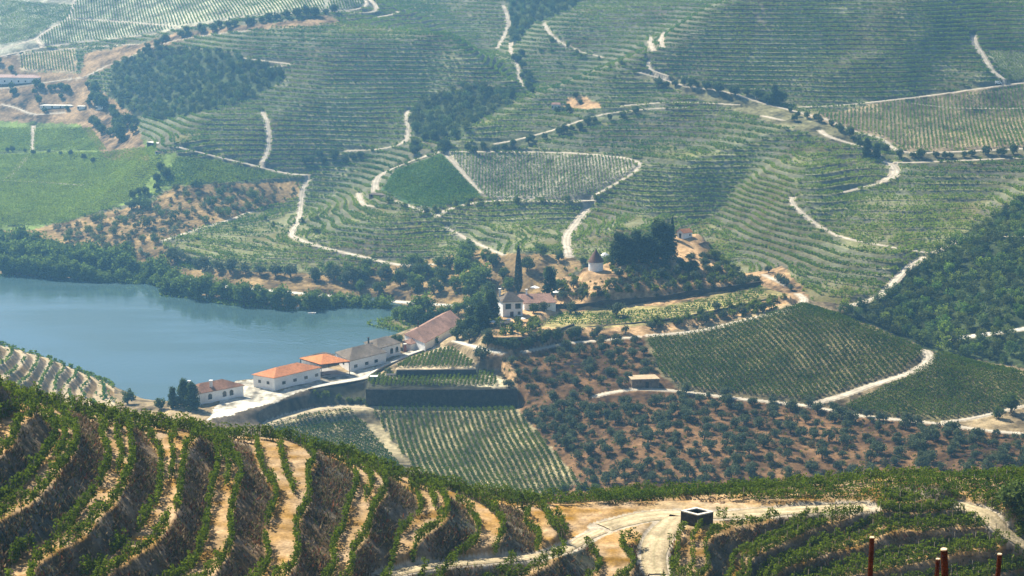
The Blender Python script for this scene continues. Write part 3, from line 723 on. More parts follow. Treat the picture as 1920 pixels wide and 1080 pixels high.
# roads
for kind, wd, q in ROADQ:
    d = np.gradient(q[:, :2], axis=0); d /= np.linalg.norm(d, axis=1)[:, None] + 1e-9
    nrm = np.stack([-d[:, 1], d[:, 0]], 1)
    offs = np.linspace(-.5, .5, 11)
    sl_ = np.arange(len(q)); wob = (1 + .35 * vnoise(sl_ / 3.1, sl_ * 0 + wd, 44) + .25 * vnoise(sl_ / 1.2, sl_ * 0 + wd, 45))[:, None]
    rr = np.stack([np.c_[q[:, :2] + nrm * o_ * wd * wob, q[:, 2] + (.02 if abs(o_) < .4 else -.06)] for o_ in offs], 1)
    me = grid_mesh(kind, rr[..., 0], rr[..., 1], rr[..., 2])
    base_ = np.array({'access_road': (.56, .53, .45), 'riverside_road': (.56, .53, .45), 'track': (.43, .35, .22), 'vineyard_road': (.45, .37, .24)}.get(kind, (.47, .41, .32)))
    rut = np.array([.62, .85, 1.05, 1.12, 1.0, .80, 1.0, 1.12, 1.05, .85, .62]); vv = rng.random((len(q), 1)) * .2 + .9
    if kind in ('access_road', 'riverside_road'): rut = rut * .3 + .7
    cc3 = (base_[None, None] * (rut[None] * vv * (1 + .25 * vnoise(rr[..., 0] / .9, rr[..., 1] / .9, 46)))[..., None])
    cc3[..., 1] *= np.where(rut[None] < .83, 1.04, 1)
    at = me.attributes.new('tint', 'FLOAT_COLOR', 'POINT'); at.data.foreach_set('color', np.concatenate([cc3, np.ones(cc3.shape[:2] + (1,))], -1).astype(np.float32).ravel())
    me.materials.append(M_TRACK if kind in ('track', 'vineyard_road') else (M_CONC if kind in ('access_road', 'riverside_road') else M_ROAD))
    struct(link(kind, me))

# ---------------------------------------------------------------- vines
VINE_LO, VINE_HI = (.018, .058, .004), (.190, .250, .014)
FAR_LO, FAR_HI = (.040, .125, .010), (.260, .340, .030)
def crossings(ph, i0, i1, mask):
    """places where the field ph passes a whole number: x, y, that number"""
    p = ph[i0:i1]; f = np.floor(p); mk = mask[i0:i1]
    X, Y = GX[i0:i1], GY[i0:i1]
    o = []
    for ax in (0, 1):
        if ax == 0: A_, B_ = (slice(None, -1), slice(None)), (slice(1, None), slice(None))
        else: A_, B_ = (slice(None), slice(None, -1)), (slice(None), slice(1, None))
        c = (np.abs(f[A_] - f[B_]) == 1) & mk[A_] & mk[B_] & (np.abs(p[A_] - p[B_]) < .8)
        p0 = p[A_][c]; p1 = p[B_][c]; n_ = np.maximum(np.floor(p0), np.floor(p1))
        t = (n_ - p0) / (p1 - p0)
        o.append(np.c_[X[A_][c] * (1-t) + X[B_][c] * t, Y[A_][c] * (1-t) + Y[B_][c] * t, n_])
    return np.concatenate(o)
def thin(p, cell):
    key = (np.floor(p[:, 0] / cell).astype(np.int64) * 4000003 + np.floor(p[:, 1] / cell).astype(np.int64)) * 4001 + p[:, 2].astype(np.int64)
    perm = rng.permutation(len(p))
    _, ix = np.unique(key[perm], return_index=True)
    return p[perm[ix]]
def tangent(x, y):
    gx = zat(ZS, x + .6, y) - zat(ZS, x - .6, y); gy = zat(ZS, x, y + .6) - zat(ZS, x, y - .6)
    t = np.stack([-gy, gx], 1); return t / (np.linalg.norm(t, axis=1)[:, None] + 1e-9)
def clumps(x, y, tx, k, half, wid, h0, h1, size, lo, hi, tintv=None, up=.3):
    """leaf faces of vine plants standing at x, y; tx = direction of the row"""
    N = len(x)
    z = zat(Z, x, y)
    s = rng.uniform(.8, 1.15, N) * (1 if size > .25 else np.clip(.45 + 1.1 * (vnoise(x / .75, y / .75, 15) + .5), .4, 1.35))
    a_ = rng.uniform(-1, 1, (N, k)) * half; b_ = rng.normal(size=(N, k)) * wid * .5
    hh = h0 + (h1 - h0) * rng.random((N, k)) ** .8 * s[:, None]
    cx = x[:, None] + tx[:, :1] * a_ - tx[:, 1:] * b_; cy = y[:, None] + tx[:, 1:] * a_ + tx[:, :1] * b_
    cen = np.stack([cx, cy, z[:, None] + hh], -1).reshape(-1, 3)
    Q = leaf_quads(cen, np.full(N * k, size), up)
    pl = rng.random((N, 1)) if tintv is None else tintv[:, None]
    kk_ = np.clip(np.repeat(pl, k, 1).ravel() * .65 + rng.random(N * k) * .45 - .05, 0, 1)[:, None]
    return Q, np.array(lo) * (1 - kk_) + np.array(hi) * kk_
M_STAKE = noisy('weathered_stakes', (.34, .29, .22), .9, .1, None, ((3, .2),))
def vines_with_stakes(Q, T, pos):
    h_ = rng.uniform(1.0, 1.5, len(pos)); b_ = pos - np.array([0, 0, .1]); t_ = pos + np.c_[rng.normal(size=(len(pos), 2)) * .05, h_]
    SQ = []
    for dx, dy, ex, ey in ((-1, -1, 1, -1), (1, -1, 1, 1), (1, 1, -1, 1), (-1, 1, -1, -1)):
        a_, c_ = np.array([dx, dy, 0]) * .035, np.array([ex, ey, 0]) * .035
        SQ.append(np.stack([b_ + a_, b_ + c_, t_ + c_, t_ + a_], 1))
    SQ = np.concatenate(SQ)
    me = quad_mesh('vine_row', np.concatenate([Q, SQ]), np.concatenate([T, np.full((len(SQ), 3), .3)]), M_LEAF)
    me.materials.append(M_STAKE); mi = np.zeros(len(Q) + len(SQ), np.int32); mi[len(Q):] = 1
    me.polygons.foreach_set('material_index', mi)
    return me
ORD = ['topmost', 'second', 'third', 'fourth', 'fifth', 'sixth', 'seventh', 'eighth', 'ninth', 'tenth', 'eleventh', 'twelfth', 'thirteenth', 'fourteenth', 'fifteenth',
       'sixteenth', 'seventeenth', 'eighteenth', 'nineteenth', 'twentieth']
def ordn(k):
    T = ['', 'twenty', 'thirty', 'forty', 'fifty']
    if k < 20: return 'first' if k == 0 else ORD[k]
    t_, r_ = divmod(k + 1, 10)
    return (['twentieth', 'thirtieth', 'fortieth', 'fiftieth'][t_ - 2]) if r_ == 0 else T[t_ - 1] + '-' + ('first' if r_ == 1 else ORD[r_ - 1])

# near hillside: each row along a terrace is its own object
inframe = (GU > -220) & (GU < 2160) & (GV < 1130)
nm = NEARZ & (RD > .1) & ~yard & (GY > 104) & inframe
ph_n = PHN
i0, i1 = np.searchsorted(YR, 104), np.searchsorted(YR, 204)
for slot, (off, name, fill, cell) in enumerate([(-.235, 'outer lip', .98, .31), (.21, 'inner side', .94, .31), (-.02, 'middle', .9, .34), (-.29, 'front edge', .98, .32), (.28, 'back edge', .95, .32), (-.01, 'middle line', .93, .32)]):
    p = crossings(ph_n - off, i0, i1, nm)
    p = thin(p, cell)
    z_ = zat(Z, p[:, 0], p[:, 1]); u_, v_ = project(p[:, 0], p[:, 1], z_)
    rightside = u_ > 1262 - (v_ - 1000) * .25
    gap = vnoise(p[:, 0] / 2.3 + p[:, 2] * 7.3, p[:, 1] / 2.3, 50 + slot) + .5
    keep = (rng.random(len(p)) < fill) & (gap > (.10 if slot in (0, 3, 4, 5) else .16))
    keep &= rightside == (slot > 2)
    if slot == 2:
        keep &= rightside | ((vnoise(p[:, 1] / 14 + p[:, 2] * 3.7, p[:, 2] * .77, 77) > -.16) & (v_ < 925 + (u_ - 500) * .11))
    if slot == 1:
        keep &= rightside | (v_ < 1000) | (gap > .32)
    p = p[keep]; rightside = rightside[keep]
    tx = tangent(p[:, 0], p[:, 1])
    for side in (False, True):
        levels = sorted(set(p[rightside == side][:, 2]), reverse=True)
        for rank, lv in enumerate(levels):
            q = p[(p[:, 2] == lv) & (rightside == side)]
            if len(q) < 25: continue
            tq = tx[(p[:, 2] == lv) & (rightside == side)]
            yel = .25 + .3 * (vnoise(q[:, 0] / 3, q[:, 1] / 3, 60) + .5) + .25 * rng.random(len(q)) + (.12 if side else 0)
            Q, T = clumps(q[:, 0], q[:, 1], tq, 34, .26, .25, .15, 1.3 if not side else 1.1, .19, VINE_LO, VINE_HI, np.clip(yel, 0, 1))
            k = int(-lv)
            me = vines_with_stakes(Q, T, np.c_[q[::7, 0], q[::7, 1], zat(Z, q[::7, 0], q[::7, 1])])
            o = link('vine_row', me)  # a planted row of staked vines, not a hedge
            place = ('right hand' if side else 'left hand')
            tag(o, f'vine row on {name} of {ORD[min(rank, 19)]} terrace down, {place} near slope', 'vine row', 'vine rows on the near terraces')
# straight rows: (photo outline, nearest, farthest, two photo points along a row, spacing, height, half width, own objects?, label, colours)
FIELDS = [
 ([(692,768),(964,768),(1088,905),(1010,940),(790,900)], 395, 478, (827,777), (887,913), 1.62, 1.35, .5, 'vine row from the left in the flat striped vineyard', 'n', .35),
 ([(500,800),(575,781),(650,770),(660,770),(765,893),(640,900)], 395, 478, (560,800), (700,880), 1.55, 1.3, .5, 'vine row from the top in the slanting vineyard corner', 'n', .05),
 ([(745,689),(760,678),(830,655),(848,655),(886,681),(890,689)], 490, 523, (800,688), (808,668), 1.25, 1.35, .4, 'vine row from the left in the small upper plot', 'n', .55),
 ([(692,724),(692,708),(745,703),(925,699),(933,724)], 474, 500, (800,724), (806,704), 1.30, 1.35, .4, 'vine row from the left in the plot above the dark bank', 'n', .60),
 ([(1213,636),(1285,630),(1440,592),(1500,573),(1515,570),(1728,656),(1728,665),(1690,697),(1520,751),(1285,730),(1236,698)], 440, 535, (1400,640), (1478,728), 1.55, 1.4, .62, 'green vine row running down the broad slope under the chapel hill', 's', .12),
 ([(1752,668),(1762,664),(1925,704),(1990,720),(1990,760),(1925,752),(1850,774),(1770,787),(1615,776),(1585,763),(1700,708),(1740,685)], 420, 495, (1780,700), (1860,752), 1.5, 1.4, .60, 'green vine row on the last slope past the sharp road bend', 's', .25),
 ([(1115,938),(1200,930),(1330,921),(1500,918),(1640,912),(1780,902),(1990,890),(1990,935),(1850,940),(1700,938),(1500,945),(1400,938),(1250,936),(1200,944),(1130,950)], 164, 190, (1300,932), (1500,929), 1.7, 1.3, .45, 'dense vine row along the brow behind the pale yard', 'b', .25),
]
FARFIELDS = [
 ([(145,0),(128,37),(188,40),(290,48),(333,52),(253,66),(173,75),(90,85),(72,71),(110,48)], 900, 1300, (200,45), (207,70), 1.7, 1.0, .35, .2),
 ([(150,-30),(145,0),(129,35),(190,36),(330,48),(450,31),(610,18),(600,-30)], 900, 1350, (300,5), (313,44), 1.8, 1.0, .35, .25),
 ([(0,85),(40,77),(65,70),(105,42),(125,35),(135,10),(0,0)], 900, 1350, (20,60), (90,50), 1.6, 1.0, .35, .3),
 ([(36,102),(138,94),(142,134),(42,130)], 900, 1200, (80,100), (84,130), 1.7, 1.0, .4, .3),
 ([(612,17),(625,-20),(678,-20),(685,6),(670,15),(640,18)], 900, 1300, (640,0), (645,16), 1.8, 1.0, .4, .2),
 ([(842,288),(1130,293),(1190,302),(1184,322),(1122,360),(1100,371),(912,371),(878,330)], 650, 900, (1000,290), (1003,370), 1.55, 1.2, .42, .15),
 ([(1560,215),(1665,192),(1780,179),(1800,178),(1925,160),(1990,155),(1990,270),(1925,274),(1700,282),(1655,255),(1590,240),(1530,214)], 700, 950, (1830,210), (1845,275), 1.9, 1.2, .5, .25),
 ([(1850,96),(1925,101),(1990,105),(1990,150),(1890,152)], 780, 950, (1870,100), (1910,150), 1.9, 1.2, .45, .6),
 ([(290,349),(332,294),(400,302),(530,329),(480,338)], 700, 950, (350,340), (450,318), 1.05, .9, .5, .5),
 ([(718,355),(742,320),(828,291),(900,365),(880,376),(812,390),(765,378)], 650, 900, (740,330), (850,372), 1.05, .9, .55, .05),
 ([(-60,292),(55,290),(75,288),(200,285),(290,275),(308,305),(250,372),(120,420),(-60,428)], 585, 1100, (20,330), (160,370), 1.35, .9, .55, .95),
 ([(-60,240),(58,240),(58,282),(-60,286)], 600, 1100, (0,260), (50,258), 1.3, .9, .55, .8),
 ([(64,242),(170,240),(200,282),(64,282)], 600, 1100, (70,260), (150,262), 1.3, .9, .55, .8),
 ([(1010,608),(1130,610),(1240,602),(1340,580),(1440,553),(1425,538),(1360,555),(1244,578),(1131,586),(1040,590)], 515, 565, (1100,598), (1300,585), 2.3, .75, .35, .25),
]
def straight(poly, y0, y1, A_, B_, sp_, ds):
    pp = np.array(poly, float)
    ca, cb = hit(Z, *np.array([A_, B_], float).T, y0)
    d = cb[:2] - ca[:2]; d /= np.linalg.norm(d); nr = np.array([-d[1], d[0]])
    q = hit(Z, np.clip(pp[:, 0], -150, 2050), pp[:, 1], y0)
    q[:, 1] = np.clip(q[:, 1], y0, y1)
    s_, r_ = (q[:, :2] - ca[:2]) @ d, (q[:, :2] - ca[:2]) @ nr
    sv = np.arange(s_.min() - 20, s_.max() + 20, ds); rv = np.arange(math.floor((r_.min() - 8) / sp_), math.ceil((r_.max() + 8) / sp_) + 1)
    SS, RR = np.meshgrid(sv, rv)
    SS = SS + rng.uniform(-.3, .3, SS.shape) * ds
    wob = .12 * (vnoise(SS / 6, RR * 1.7, 12))
    x = ca[0] + d[0] * SS + nr[0] * (RR * sp_ + wob); y = ca[1] + d[1] * SS + nr[1] * (RR * sp_ + wob)
    ok = (y > y0) & (y < y1) & (np.abs(x / y) < .415)
    x, y, RR = x[ok], y[ok], RR[ok]
    u_, v_ = project(x, y, zat(Z, x, y))
    ok = inpoly(u_, v_, poly)
    return x[ok], y[ok], RR[ok], d
for fi_, (poly, y0, y1, A_, B_, sp_, hgt, hw, label, mode, yl) in enumerate(FIELDS):
    x, y, r, d = straight(poly, y0, y1, A_, B_, sp_, .55 if mode != 'b' else .36)
    ids = np.unique(r)
    good = [i for i in ids if (r == i).sum() >= 6]
    cu = {i: project(x[r == i].mean(), y[r == i].mean(), 10)[0] for i in good}
    cv = {i: y[r == i].mean() for i in good}
    order = sorted(good, key=lambda i: cu[i] if fi_ != 1 and mode != 'b' else -cv[i])
    for k, i in enumerate(order):
        q = r == i
        xx, yy = x[q], y[q]
        tx = np.repeat(d[None], q.sum(), 0)
        yel = np.clip(yl + .5 * vnoise(xx / 5, yy / 5, 61) + .3 * (rng.random(len(xx)) - .5), 0, 1)
        if mode == 'b': Q, T = clumps(xx, yy, tx, 34, .32, .6, .15, 1.3, .19, VINE_LO, VINE_HI, yel)
        else:
            keep = rng.random(len(xx)) > .06
            Q, T = clumps(xx[keep], yy[keep], tx[keep], 20, .32, hw, .2, hgt, .33, VINE_LO, VINE_HI, yel[keep])
        o = link('vine_row', quad_mesh('vine_row', Q, T, M_LEAF))  # each object is one straight planted row of vines
        grp = ['vine rows of the flat vineyard', 'vine rows of the slanting corner', 'vine rows of the upper plot', 'vine rows of the lower plot', 'vine rows of the broad slope', 'vine rows past the bend', 'vine rows on the near brow'][fi_]
        lb = label if mode == 's' else (ordn(k) + ' ' + label if mode == 'n' else label.replace('dense vine row', f'dense vine row, {ordn(k)} from the far edge,'))
        tag(o, lb, 'vine row', grp)

# the far vineyards: beyond count, one object
FQ, FT = [], []
phf = np.where(TD > 0, ZS / np.where(TD > 0, TD, 1), 0)
fm = (TD > 0) & ~NEARZ & (RD > .3) & (GU > -220) & (GU < 2160) & (GV > -60)
i0, i1 = np.searchsorted(YR, 440), NR - 20
WID = np.where(TD > 0, TD, 0) / np.maximum(SLP, .03)
for off, kq, wmin in ((-.15, 15, 0), (.13, 6, 3.6), (.36, 10, 5.5), (-.36, 10, 8.0), (0.0, 10, 9.0)):
    p = thin(crossings(phf - off, i0, i1, fm & (WID > wmin)), 1.15)
    dens = vnoise(p[:, 0] / 9, p[:, 1] / 9, 70) + .5
    keep = rng.random(len(p)) < (np.clip(1.25 * dens + .6, .55, 1) if off < 0 else np.clip(1.6 * dens - .05, 0, .9))
    keep &= ~((p[:, 0] < -105) & (p[:, 1] < 520) & (rng.random(len(p)) < (.45 if off == -.15 else .9)))
    p = p[keep]
    tx = tangent(p[:, 0], p[:, 1])
    yel = np.clip(.40 + .9 * vnoise(p[:, 0] / 30, p[:, 1] / 30, 71) + .35 * (rng.random(len(p)) - .5), 0, 1)
    yel = np.clip(yel + .35 * sstep(-60, 60, p[:, 0]) * (1 - sstep(700, 800, p[:, 1])), 0, 1)
    pu, pv = project(p[:, 0], p[:, 1], zat(Z, p[:, 0], p[:, 1]))
    yel = np.clip(yel + .3 * inpoly(pu, pv, [(560,345),(700,350),(900,470),(740,505),(300,480),(550,380)]) + .2 * inpoly(pu, pv, [(1070,480),(1110,380),(1500,240),(1640,300),(1500,370),(1400,420),(1200,440)]), 0, 1)
    Q, T = clumps(p[:, 0], p[:, 1], tx, kq, .75, .45, .15, 1.30, .62, FAR_LO, FAR_HI, yel)
    FQ.append(Q); FT.append(T)
for poly, y0, y1, A_, B_, sp_, hgt, hw, yl in FARFIELDS:
    x, y, r, d = straight(poly, y0, y1, A_, B_, sp_, .95)
    yel = np.clip(yl + .6 * vnoise(x / 11, y / 11, 62) + .3 * (rng.random(len(x)) - .5), 0, 1)
    Q, T = clumps(x, y, np.repeat(d[None], len(x), 0), 7, .55, hw, .1, hgt, .55, FAR_LO, FAR_HI, yel)
    FQ.append(Q); FT.append(T)
FQ = np.concatenate(FQ); FT = np.concatenate(FT)
struct(link('distant_vineyard_rows', quad_mesh('distant_vineyard_rows', FQ, FT, M_LEAF)), 'stuff', 'green vine rows on the terraced hills across the river')
print('far leaves', len(FQ))

# ---------------------------------------------------------------- haze
hb = bmesh.new(); bmesh.ops.create_cube(hb, size=1.0)
me = bpy.data.meshes.new('haze'); hb.to_mesh(me); hb.free()
mh = bpy.data.materials.new('haze'); mh.use_nodes = True
nt = mh.node_tree; nt.nodes.remove(nt.nodes['Principled BSDF'])
pv = nt.nodes.new('ShaderNodeVolumePrincipled')
pv.inputs['Color'].default_value = HAZE_C
pv.inputs['Density'].default_value = HAZE_D
pv.inputs['Anisotropy'].default_value = .42
nt.links.new(pv.outputs[0], nt.nodes['Material Output'].inputs['Volume'])
me.materials.append(mh)
ho = link('haze', me)
ho.location = (0, 800, 90); ho.scale = (1800, 1700, 210)
struct(ho, 'stuff', 'thin blue summer haze over the valley')

# ---------------------------------------------------------------- trees
def tube(pts, rad, sides=6):
    pts = np.array(pts, float); rings = []
    for k, (p, r) in enumerate(zip(pts, rad)):
        d = pts[min(k+1, len(pts)-1)] - pts[max(k-1, 0)]; d /= np.linalg.norm(d) + 1e-9
        a_ = np.cross(d, [1, .1, .05]); a_ /= np.linalg.norm(a_); b_ = np.cross(d, a_)
        th = np.arange(sides) * 2 * math.pi / sides
        rings.append(p + r * (np.cos(th)[:, None] * a_ + np.sin(th)[:, None] * b_))
    Q = []
    for k in range(len(rings) - 1):
        for s_ in range(sides):
            Q.append([rings[k][s_], rings[k][(s_+1) % sides], rings[k+1][(s_+1) % sides], rings[k+1][s_]])
    return np.array(Q)
def ball(n_, k, rx, rz, cz, spread, hollow=.5):
    """clumps of leaves on an uneven ellipsoid"""
    d = rng.normal(size=(n_, 3)); d /= np.linalg.norm(d, axis=1)[:, None]
    r_ = hollow + (1 - hollow) * rng.random((n_, 1)) ** .6
    c = d * r_ * np.array([rx, rx, rz]) * rng.uniform(.72, 1.12, (n_, 1)) + np.array([0, 0, cz])
    l = rng.normal(size=(n_, k, 3)); l /= np.linalg.norm(l, axis=2)[:, :, None]
    l *= rng.random((n_, k, 1)) ** .5 * spread * rng.uniform(.7, 1.3, (n_, 1, 1))
    shade = np.repeat(rng.random((n_, 1)), k, 1).ravel()
    return (c[:, None] + l).reshape(-1, 3), shade
def mk_tree(kind, seed):
    global rng
    keep = rng; rng = np.random.default_rng(seed)
    v = rng.uniform
    if kind == 'olive':
        cen, sh_ = ball(19, 40, 1.6, 1.0, 1.85, .74); lo, hi, sz = (.030, .055, .026), (.150, .185, .095), .34
        bend = [v(-.25, .25), v(-.25, .25)]
        tr = [tube([(0, 0, -.4), (bend[0]*.5, bend[1]*.5, .7), (bend[0], bend[1], 1.4)], [.24, .16, .10])]
        for _ in range(3):
            a_ = v(0, 6.28); tr.append(tube([(bend[0], bend[1], 1.2), (bend[0]+.9*math.cos(a_), bend[1]+.9*math.sin(a_), 2.3)], [.11, .04], 4))
    elif kind == 'oak':
        cen, sh_ = ball(28, 44, 2.3, 1.9, 2.9, .98); lo, hi, sz = (.025, .055, .014), (.130, .180, .045), .46
        tr = [tube([(0, 0, -.4), (.1, 0, 1.2), (.15, .1, 2.6)], [.32, .24, .14])]
        for _ in range(3):
            a_ = v(0, 6.28); tr.append(tube([(.1, .05, 1.9), (1.2*math.cos(a_), 1.2*math.sin(a_), 3.4)], [.14, .05], 4))
    elif kind == 'river':
        cen, sh_ = ball(32, 44, 2.7, 2.6, 3.0, 1.05, .45); lo, hi, sz = (.030, .070, .012), (.200, .290, .045), .50
        tr = [tube([(0, 0, -.4), (0, .1, 1.5), (.2, .1, 3.2)], [.25, .2, .1])]
        for _ in range(3):
            a_ = v(0, 6.28); tr.append(tube([(0, .1, 1.5), (1.2*math.cos(a_), 1.2*math.sin(a_), 3.8)], [.12, .05], 4))
    elif kind == 'dark':                       # tall dense dark evergreen
        cc_, ss2 = [], []
        for lv in np.linspace(1.2, 9.2, 12):
            r_ = 2.6 * (1 - (lv / 10.5) ** 2.0) ** .7
            c_, s_ = ball(9, 52, r_ * 1.15, .8, lv, 1.0, .35); cc_.append(c_); ss2.append(s_)
        cen, sh_ = np.concatenate(cc_), np.concatenate(ss2); lo, hi, sz = (.016, .038, .014), (.105, .155, .052), .46
        tr = [tube([(0, 0, -.4), (0, 0, 4), (0, 0, 8)], [.35, .22, .06])]
    elif kind == 'fir':
        cc_, ss2 = [], []
        for lv in np.linspace(.9, 8.6, 14):
            r_ = 2.35 * (1 - lv / 9.3) + .12
            c_, s_ = ball(9, 34, r_ * 1.25, .25, lv, .55, .55); cc_.append(c_); ss2.append(s_)
        cen, sh_ = np.concatenate(cc_), np.concatenate(ss2); lo, hi, sz = (.010, .030, .018), (.040, .075, .040), .40
        tr = [tube([(0, 0, -.4), (0, 0, 4), (0, 0, 8.8)], [.28, .16, .03])]
    elif kind == 'cypress':
        N = 5200
        t = rng.random(N); zz = .4 + 13.2 * t
        r_ = 1.45 * (np.clip(t * 6, 0, 1) ** .5) * (1 - t ** 1.9) ** .8 + .06
        th = v(0, 6.28, N); rr = r_ * (.6 + .45 * rng.random(N))
        cen = np.c_[rr * np.cos(th), rr * np.sin(th), zz]; sh_ = rng.random(N); lo, hi, sz = (.010, .024, .010), (.040, .062, .020), .34
        tr = [tube([(0, 0, -.4), (0, 0, 6), (0, 0, 12)], [.25, .15, .04])]
    else:                                      # shrub
        cen, sh_ = ball(9, 26, .95, .7, .75, .5); lo, hi, sz = (.030, .065, .010), (.210, .260, .030), .32
        tr = [tube([(0, 0, -.3), (0, .05, .8)], [.1, .05], 4)]
    N = len(cen)
    Q = leaf_quads(cen, np.full(N, sz), .35)
    k_ = np.clip(sh_ * .7 + rng.random(N) * .4 - .05, 0, 1)[:, None]
    T = np.array(lo) * (1 - k_) + np.array(hi) * k_
    crown = quad_mesh(kind + '_crown', Q, T, M_LEAF)
    trq = np.concatenate(tr)
    trunk = quad_mesh(kind + '_trunk', trq, None, M_BARK)
    whole = quad_mesh(kind + '_tree', np.concatenate([Q, trq]), np.concatenate([T, np.full((len(trq), 3), .1)]), M_LEAF)
    whole.materials.append(M_BARK)
    mi = np.zeros(N + len(trq), np.int32); mi[N:] = 1
    whole.polygons.foreach_set('material_index', mi)
    rng = keep
    return crown, trunk, whole, Q, T
PROT = {k: [mk_tree(k, 100 + 10 * i + j) for j in range(n_)] for i, (k, n_) in enumerate([('olive', 5), ('oak', 5), ('river', 5), ('dark', 3), ('fir', 2), ('cypress', 1), ('shrub', 3)])}
NAME = {'olive': 'olive_tree', 'oak': 'oak_tree', 'river': 'riverside_tree', 'dark': 'evergreen_tree', 'fir': 'fir_tree', 'cypress': 'cypress_tree', 'shrub': 'shrub'}
def plant(kind, pos, sc, label, cat='tree', group=None, parts=True):
    cr_, tk, wh, _, _ = PROT[kind][rng.integers(len(PROT[kind]))]
    rz = rng.uniform(0, 6.28)
    s = (sc * rng.uniform(.92, 1.08), sc * rng.uniform(.92, 1.08), sc * rng.uniform(.9, 1.1)) if not hasattr(sc, '__len__') else sc
    if parts:
        o = bpy.data.objects.new(NAME[kind], None); COL.objects.link(o)
        o.empty_display_size = .3
        link('crown', cr_, o); link('trunk', tk, o)
    else:
        o = link(NAME[kind], wh)
    o.location = pos; o.rotation_euler = (0, 0, rz); o.scale = s
    return tag(o, label, cat, group)
def gpos(u, v, ymin):
    p = hit(Z, u, v, ymin)[0]
    return (p[0], p[1], float(zat(Z, p[0], p[1])) - .1)
def scatter(poly, y0, y1, gap, dens=None, n_try=9000, road=1.6):
    """random places at least `gap` metres apart inside a photo outline"""
    pp = np.array(poly, float)
    us = rng.uniform(pp[:, 0].min(), pp[:, 0].max(), n_try); vs = rng.uniform(pp[:, 1].min(), pp[:, 1].max(), n_try)
    k = inpoly(us, vs, poly); us, vs = us[k], vs[k]
    q = hit(Z, us, vs, y0)
    out = []; cell = {}
    for p, u_, v_ in zip(q, us, vs):
        if not (y0 < p[1] < y1): continue
        g_ = gap if not callable(gap) else gap(u_, v_)
        c_ = (int(p[0] // 8), int(p[1] // 8)); bad = False
        for a_ in (-1, 0, 1):
            for b_ in (-1, 0, 1):
                for r_ in cell.get((c_[0]+a_, c_[1]+b_), ()):
                    if (r_[0]-p[0])**2 + (r_[1]-p[1])**2 < g_*g_: bad = True; break
        if bad: continue
        if road and float(zat(RD, p[0], p[1])) < road: continue
        cell.setdefault(c_, []).append((p[0], p[1])); out.append((p[0], p[1], float(zat(Z, p[0], p[1])) - .1, u_, v_))
    return out

# olives on the slope below the chapel hill and around the winery
n_ol = 0
for poly, gap, lab, lim in [([(925,645),(1085,625),(1205,634),(1235,700),(1175,735),(1100,750),(990,762),(945,720)], 4.6, 'round olive tree on the orange terraces between access road and stone shed', 38),
                       ([(1050,545),(1130,520),(1250,500),(1330,470),(1420,515),(1430,535),(1360,540),(1240,558),(1130,565),(1050,566)], 4.2, 'small olive tree on the sandy hill terraces below the tower and chapel', 34),
                       ([(1040,630),(1200,618),(1330,600),(1440,575),(1440,588),(1200,628),(1050,640)], 6.0, 'olive tree at the foot of the long stone terrace wall', 12)]:
    n_h = 0
    for x, y, z, u, v in scatter(poly, 470, 590, gap):
        if 1092 < u < 1142 and 498 < v < 536: continue
        if n_h >= lim: break
        plant('olive', (x, y, z), rng.uniform(.8, 1.15), lab, 'olive tree', 'olive trees of the chapel hill'); n_ol += 1; n_h += 1
gp = lambda u, v: 3.5 + 1.0 * max(0, min(1, (u - 1250) / 350)) + 3.2 * (vnoise(np.array(u / 60.), np.array(v / 25.), 91))
for x, y, z, u, v in scatter([(985,785),(1000,770),(1110,762),(1280,745),(1515,768),(1760,803),(1925,822),(1925,893),(1700,905),(1400,912),(1095,912),(1092,895)], 385, 480, gp):
    if n_ol >= 286: break
    plant('olive', (x, y, z), rng.uniform(.65, 1.3), ('silvery olive tree among the dense grove left on the dry slope' if u < 1330 else 'silvery olive tree standing on the terraced rusty slope at right'), 'olive tree', 'olive trees on the dry slope'); n_ol += 1
for poly, gap, y0, y1, lab, g_ in [
    ([(1030,545),(1060,500),(1100,480),(1180,470),(1180,500),(1260,505),(1350,480),(1420,520),(1250,555),(1060,560)], 3.3, 500, 590, 'light green shrub on the sandy slope around the white tower', 'shrubs of the chapel hill'),
    ([(1330,455),(1360,470),(1440,510),(1495,550),(1470,548),(1420,525),(1350,490)], 3.2, 500, 590, 'dark shrub on the right shoulder of the chapel hill', 'shrubs of the hill shoulder'),
    ([(930,606),(1010,600),(1010,628),(940,630)], 3.6, 480, 560, 'small green shrub in the garden below the manor house', 'shrubs of the house garden'),
    ([(1180,614),(1290,598),(1440,564),(1480,556),(1440,585),(1330,604),(1250,610)], 2.6, 480, 560, 'shrub on the dark bank above the curved pale road', 'shrubs of the dark bank')]:
    for x, y, z, u, v in scatter(poly, y0, y1, gap, n_try=1500)[:75]:
        if 1092 < u < 1142 and 498 < v < 536: continue
        plant('shrub', (x, y, z), rng.uniform(.9, 2.0), lab, 'shrub', g_)

for pts, n_, lab in (([(590,738),(640,748),(690,760)], 14, 'dark bramble bush on the shaded bank under the access road'), ([(695,759),(960,759)], 46, 'low bramble bush at the foot of the long dark wall')):
    for t in np.linspace(0, len(pts) - 1, n_):
        u, v = [np.interp(t, np.arange(len(pts)), [p[k] for p in pts]) for k in (0, 1)]
        plant('shrub', gpos(u + rng.normal() * 5, v + rng.normal() * 2, 440), rng.uniform(.6, 1.1), lab, 'shrub', 'brambles by the dark walls')
